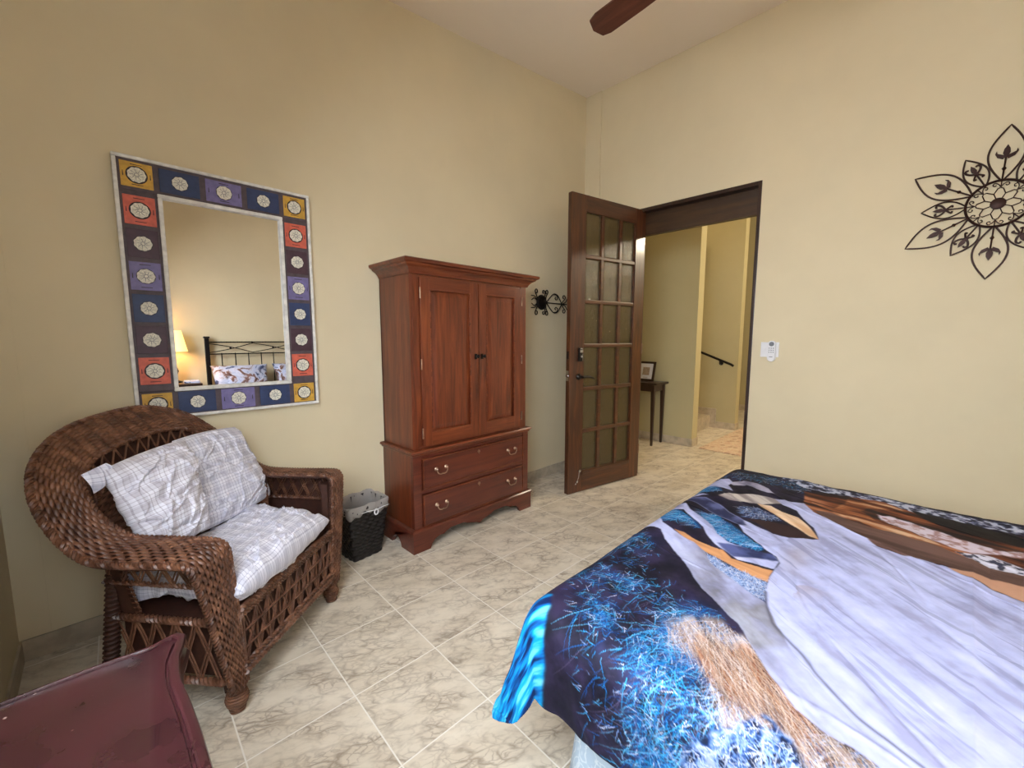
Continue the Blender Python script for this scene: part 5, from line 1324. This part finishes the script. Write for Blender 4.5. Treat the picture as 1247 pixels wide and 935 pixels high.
nA, nB = Ag.shape
me = bpy.data.meshes.new('bed_cover')
V = np.stack([Xg, Yg, Zg], -1).reshape(-1, 3)
a = (np.arange(nA-1)[:, None]*nB+np.arange(nB-1)[None]); F = np.stack([a, a+nB, a+nB+1, a+1], -1).reshape(-1, 4)
keep = (dd[:-1, :-1] <= .270+.125*np.sin(2*th[:-1, :-1])*((da > 0) & (db > 0))[:-1, :-1]).ravel(); F = F[keep]
used = np.zeros(len(V), bool); used[F.ravel()] = True; remap = np.cumsum(used)-1; V = V[used]; F = remap[F]; CC = C.reshape(-1, 3)[used]
me.vertices.add(len(V)); me.vertices.foreach_set('co', V.ravel().astype(np.float32))
me.loops.add(F.size); me.loops.foreach_set('vertex_index', F.ravel().astype(np.int32))
me.polygons.add(len(F)); me.polygons.foreach_set('loop_start', (np.arange(len(F))*4).astype(np.int32)); me.polygons.foreach_set('loop_total', np.full(len(F), 4, np.int32))
me.update(calc_edges=True); me.validate()
at = me.color_attributes.new('print', 'FLOAT_COLOR', 'POINT'); at.data.foreach_set('color', np.c_[np.clip(CC, 0, 1), np.ones(len(CC))].ravel().astype(np.float32))
me.polygons.foreach_set('use_smooth', [True]*len(me.polygons))
m = M('horse_print_cloth'); at_ = m.n('ShaderNodeAttribute'); at_.attribute_name = 'print'  # cloth print
sat = m.n('ShaderNodeHueSaturation'); sat.inputs['Saturation'].default_value = 1.1; sat.inputs['Value'].default_value = .94; m.l(at_.outputs['Color'], sat.inputs['Color']); m.col(sat.outputs[0])
m.set(Roughness=.72, Sheen_Weight=0.0, Specular_IOR_Level=.25); m.bump(m.noise(m.coord(), 40, 4, .6, .6), .12, .004); MAT['cover'] = m.m
me.materials.append(MAT['cover'])
cov = bpy.data.objects.new('bed_cover', me); COL.objects.link(cov)
md = cov.modifiers.new('thickness', 'SOLIDIFY'); md.thickness = .006; md.offset = -1
tag(cov, 'large bed cover printed with pale and brown horses over dark blue and turquoise grass', 'bed cover')
# bed pillows against the headboard (seen in the mirror)
def bedpil(x, mat, label, seed, tilt, rz=0):
    vs, fs, uv = pillow_mesh(.60, .42, .17, 60, 2.8, .010, seed, .08)
    o = cloth_obj('bed_pillow', vs, fs, uv, mat)
    o.matrix_world = Matrix.Translation((x, -1.235, .735)) @ Matrix.Rotation(math.radians(180+rz), 4, 'Z') @ Matrix.Rotation(math.radians(tilt), 4, 'X')
    tag(o, label, 'pillow', 'printed bed pillows')
bedpil(1.235, MAT['pil1'], 'printed pillow at the lamp side of the bed, seen in the mirror', 41, 60, 3)
bedpil(1.90, MAT['pil2'], 'pale printed pillow further from the lamp, cut off by the mirror frame', 43, 62, -3)
# nightstand and lamp
ns = thing('nightstand', 'dark wooden nightstand under the lamp, seen in the mirror', 'nightstand', (.56, -1.24, 0))
mb = MB(); mb.box(-.25, .25, -.22, .22, .715, .745, .006); mb.build('tabletop', MAT['darkwood'], ns)
mb = MB(); mb.box(-.23, .23, -.2, .2, .10, .715, .004); mb.build('body', MAT['darkwood'], ns)
for z0, z1 in ((.50, .69), (.28, .47)):
    mb = MB(); mb.box(-.20, .20, .198, .212, z0, z1, .003); d_ = mb.build('drawer', MAT['darkwood'], ns)
    mb = MB(); mb.lathe([(.006, .21), (.014, .225), (.010, .234)], 14, (0, 0, (z0+z1)/2), 'y'); mb.build('knob', MAT['brass'], d_, True)
for x in (-.21, .17):
    for y in (-.18, .14):
        mb = MB(); mb.box(x, x+.04, y, y+.04, 0, .10, .003); mb.build('leg', MAT['darkwood'], ns)
bk = thing('book', 'pale closed book lying on the nightstand beside the lamp', 'book', (.735, -1.20, .745), math.radians(4))
mb = MB(); mb.box(-.07, .07, -.10, .10, 0, .022, .002); mb.build('cover', MAT['pil2'], bk)
lp = thing('table_lamp', 'lit table lamp with a cream shade and dark turned base, seen in the mirror', 'lamp', (.585, -1.30, .745))
mb = MB(); mb.lathe([(.075, 0), (.078, .012), (.05, .022), (.022, .04), (.018, .06), (.04, .09), (.055, .13), (.045, .17), (.022, .20), (.015, .225), (.03, .245), (.03, .26), (.012, .28), (.010, .36)], 28); mb.build('base', MAT['iron'], lp, True)
mb = MB(); mb.lathe([(.150, .352), (.104, .588), (.101, .588), (.147, .352), (.150, .352)], 40, caps=False); mb.build('lamp_shade', MAT['shade'], lp, True)
mb = MB(); mb.lathe([(.012, .36), (.03, .41), (.03, .44), (.012, .47)], 16); mb.build('bulb', MAT['bulb'], lp, True)

# ------------------------------------------------------------------ light
def lamp(kind, name, loc, energy, col, size=.1, rot=None, sy=None, spread=None):
    d = bpy.data.lights.new(name, kind); d.energy = energy; d.color = col
    if kind == 'AREA':
        d.size = size
        if sy: d.shape = 'RECTANGLE'; d.size_y = sy
        if spread: d.spread = spread
    else: d.shadow_soft_size = size
    o = bpy.data.objects.new(name, d); COL.objects.link(o); o.location = loc
    if rot: o.rotation_euler = rot
    return o
# daylight falling through the window
lamp('AREA', 'window_daylight', (XL-.035, (WY0+WY1)/2, (WZ0+WZ1)/2), 62, (.88, .94, 1), 1.18, (0, math.radians(-62), 0), 1.15, math.radians(150))
lamp('AREA', 'window_daylight_2', ((VX0+VX1)/2, YF-.03, (VZ0+VZ1)/2), 14, (.86, .93, 1), .58, (math.radians(62), 0, 0), 1.25, math.radians(150))
lamp('POINT', 'hall_light', (5.35, -.5, 2.7), 120, (1, .88, .66), .10)
lamp('POINT', 'stair_light', (5.5, 3.4, 3.1), 16, (1, .80, .50), .15)
w = bpy.data.worlds.new('World'); SC.world = w; w.use_nodes = True; nt = w.node_tree
sky = nt.nodes.new('ShaderNodeTexSky'); sky.sky_type = 'NISHITA'; sky.sun_elevation = math.radians(50); sky.sun_rotation = math.radians(90); sky.sun_disc = False
nt.links.new(sky.outputs[0], nt.nodes['Background'].inputs[0]); nt.nodes['Background'].inputs[1].default_value = .12

# ------------------------------------------------------------------ camera
cam = bpy.data.cameras.new('camera'); co = bpy.data.objects.new('camera', cam); COL.objects.link(co); SC.camera = co
co.location = (0, 0, 1.2473); yaw, pitch = .7836, -.1096
co.rotation_euler = (PI/2+pitch, -.0006, -yaw)
cam.sensor_width = 36; cam.lens = 504.99/1247*36; cam.clip_start = .01
SC.view_settings.view_transform = 'Standard'; SC.view_settings.look = 'None'; SC.view_settings.gamma = 1; SC.view_settings.use_curve_mapping = False
SC.view_settings.exposure = 0.24
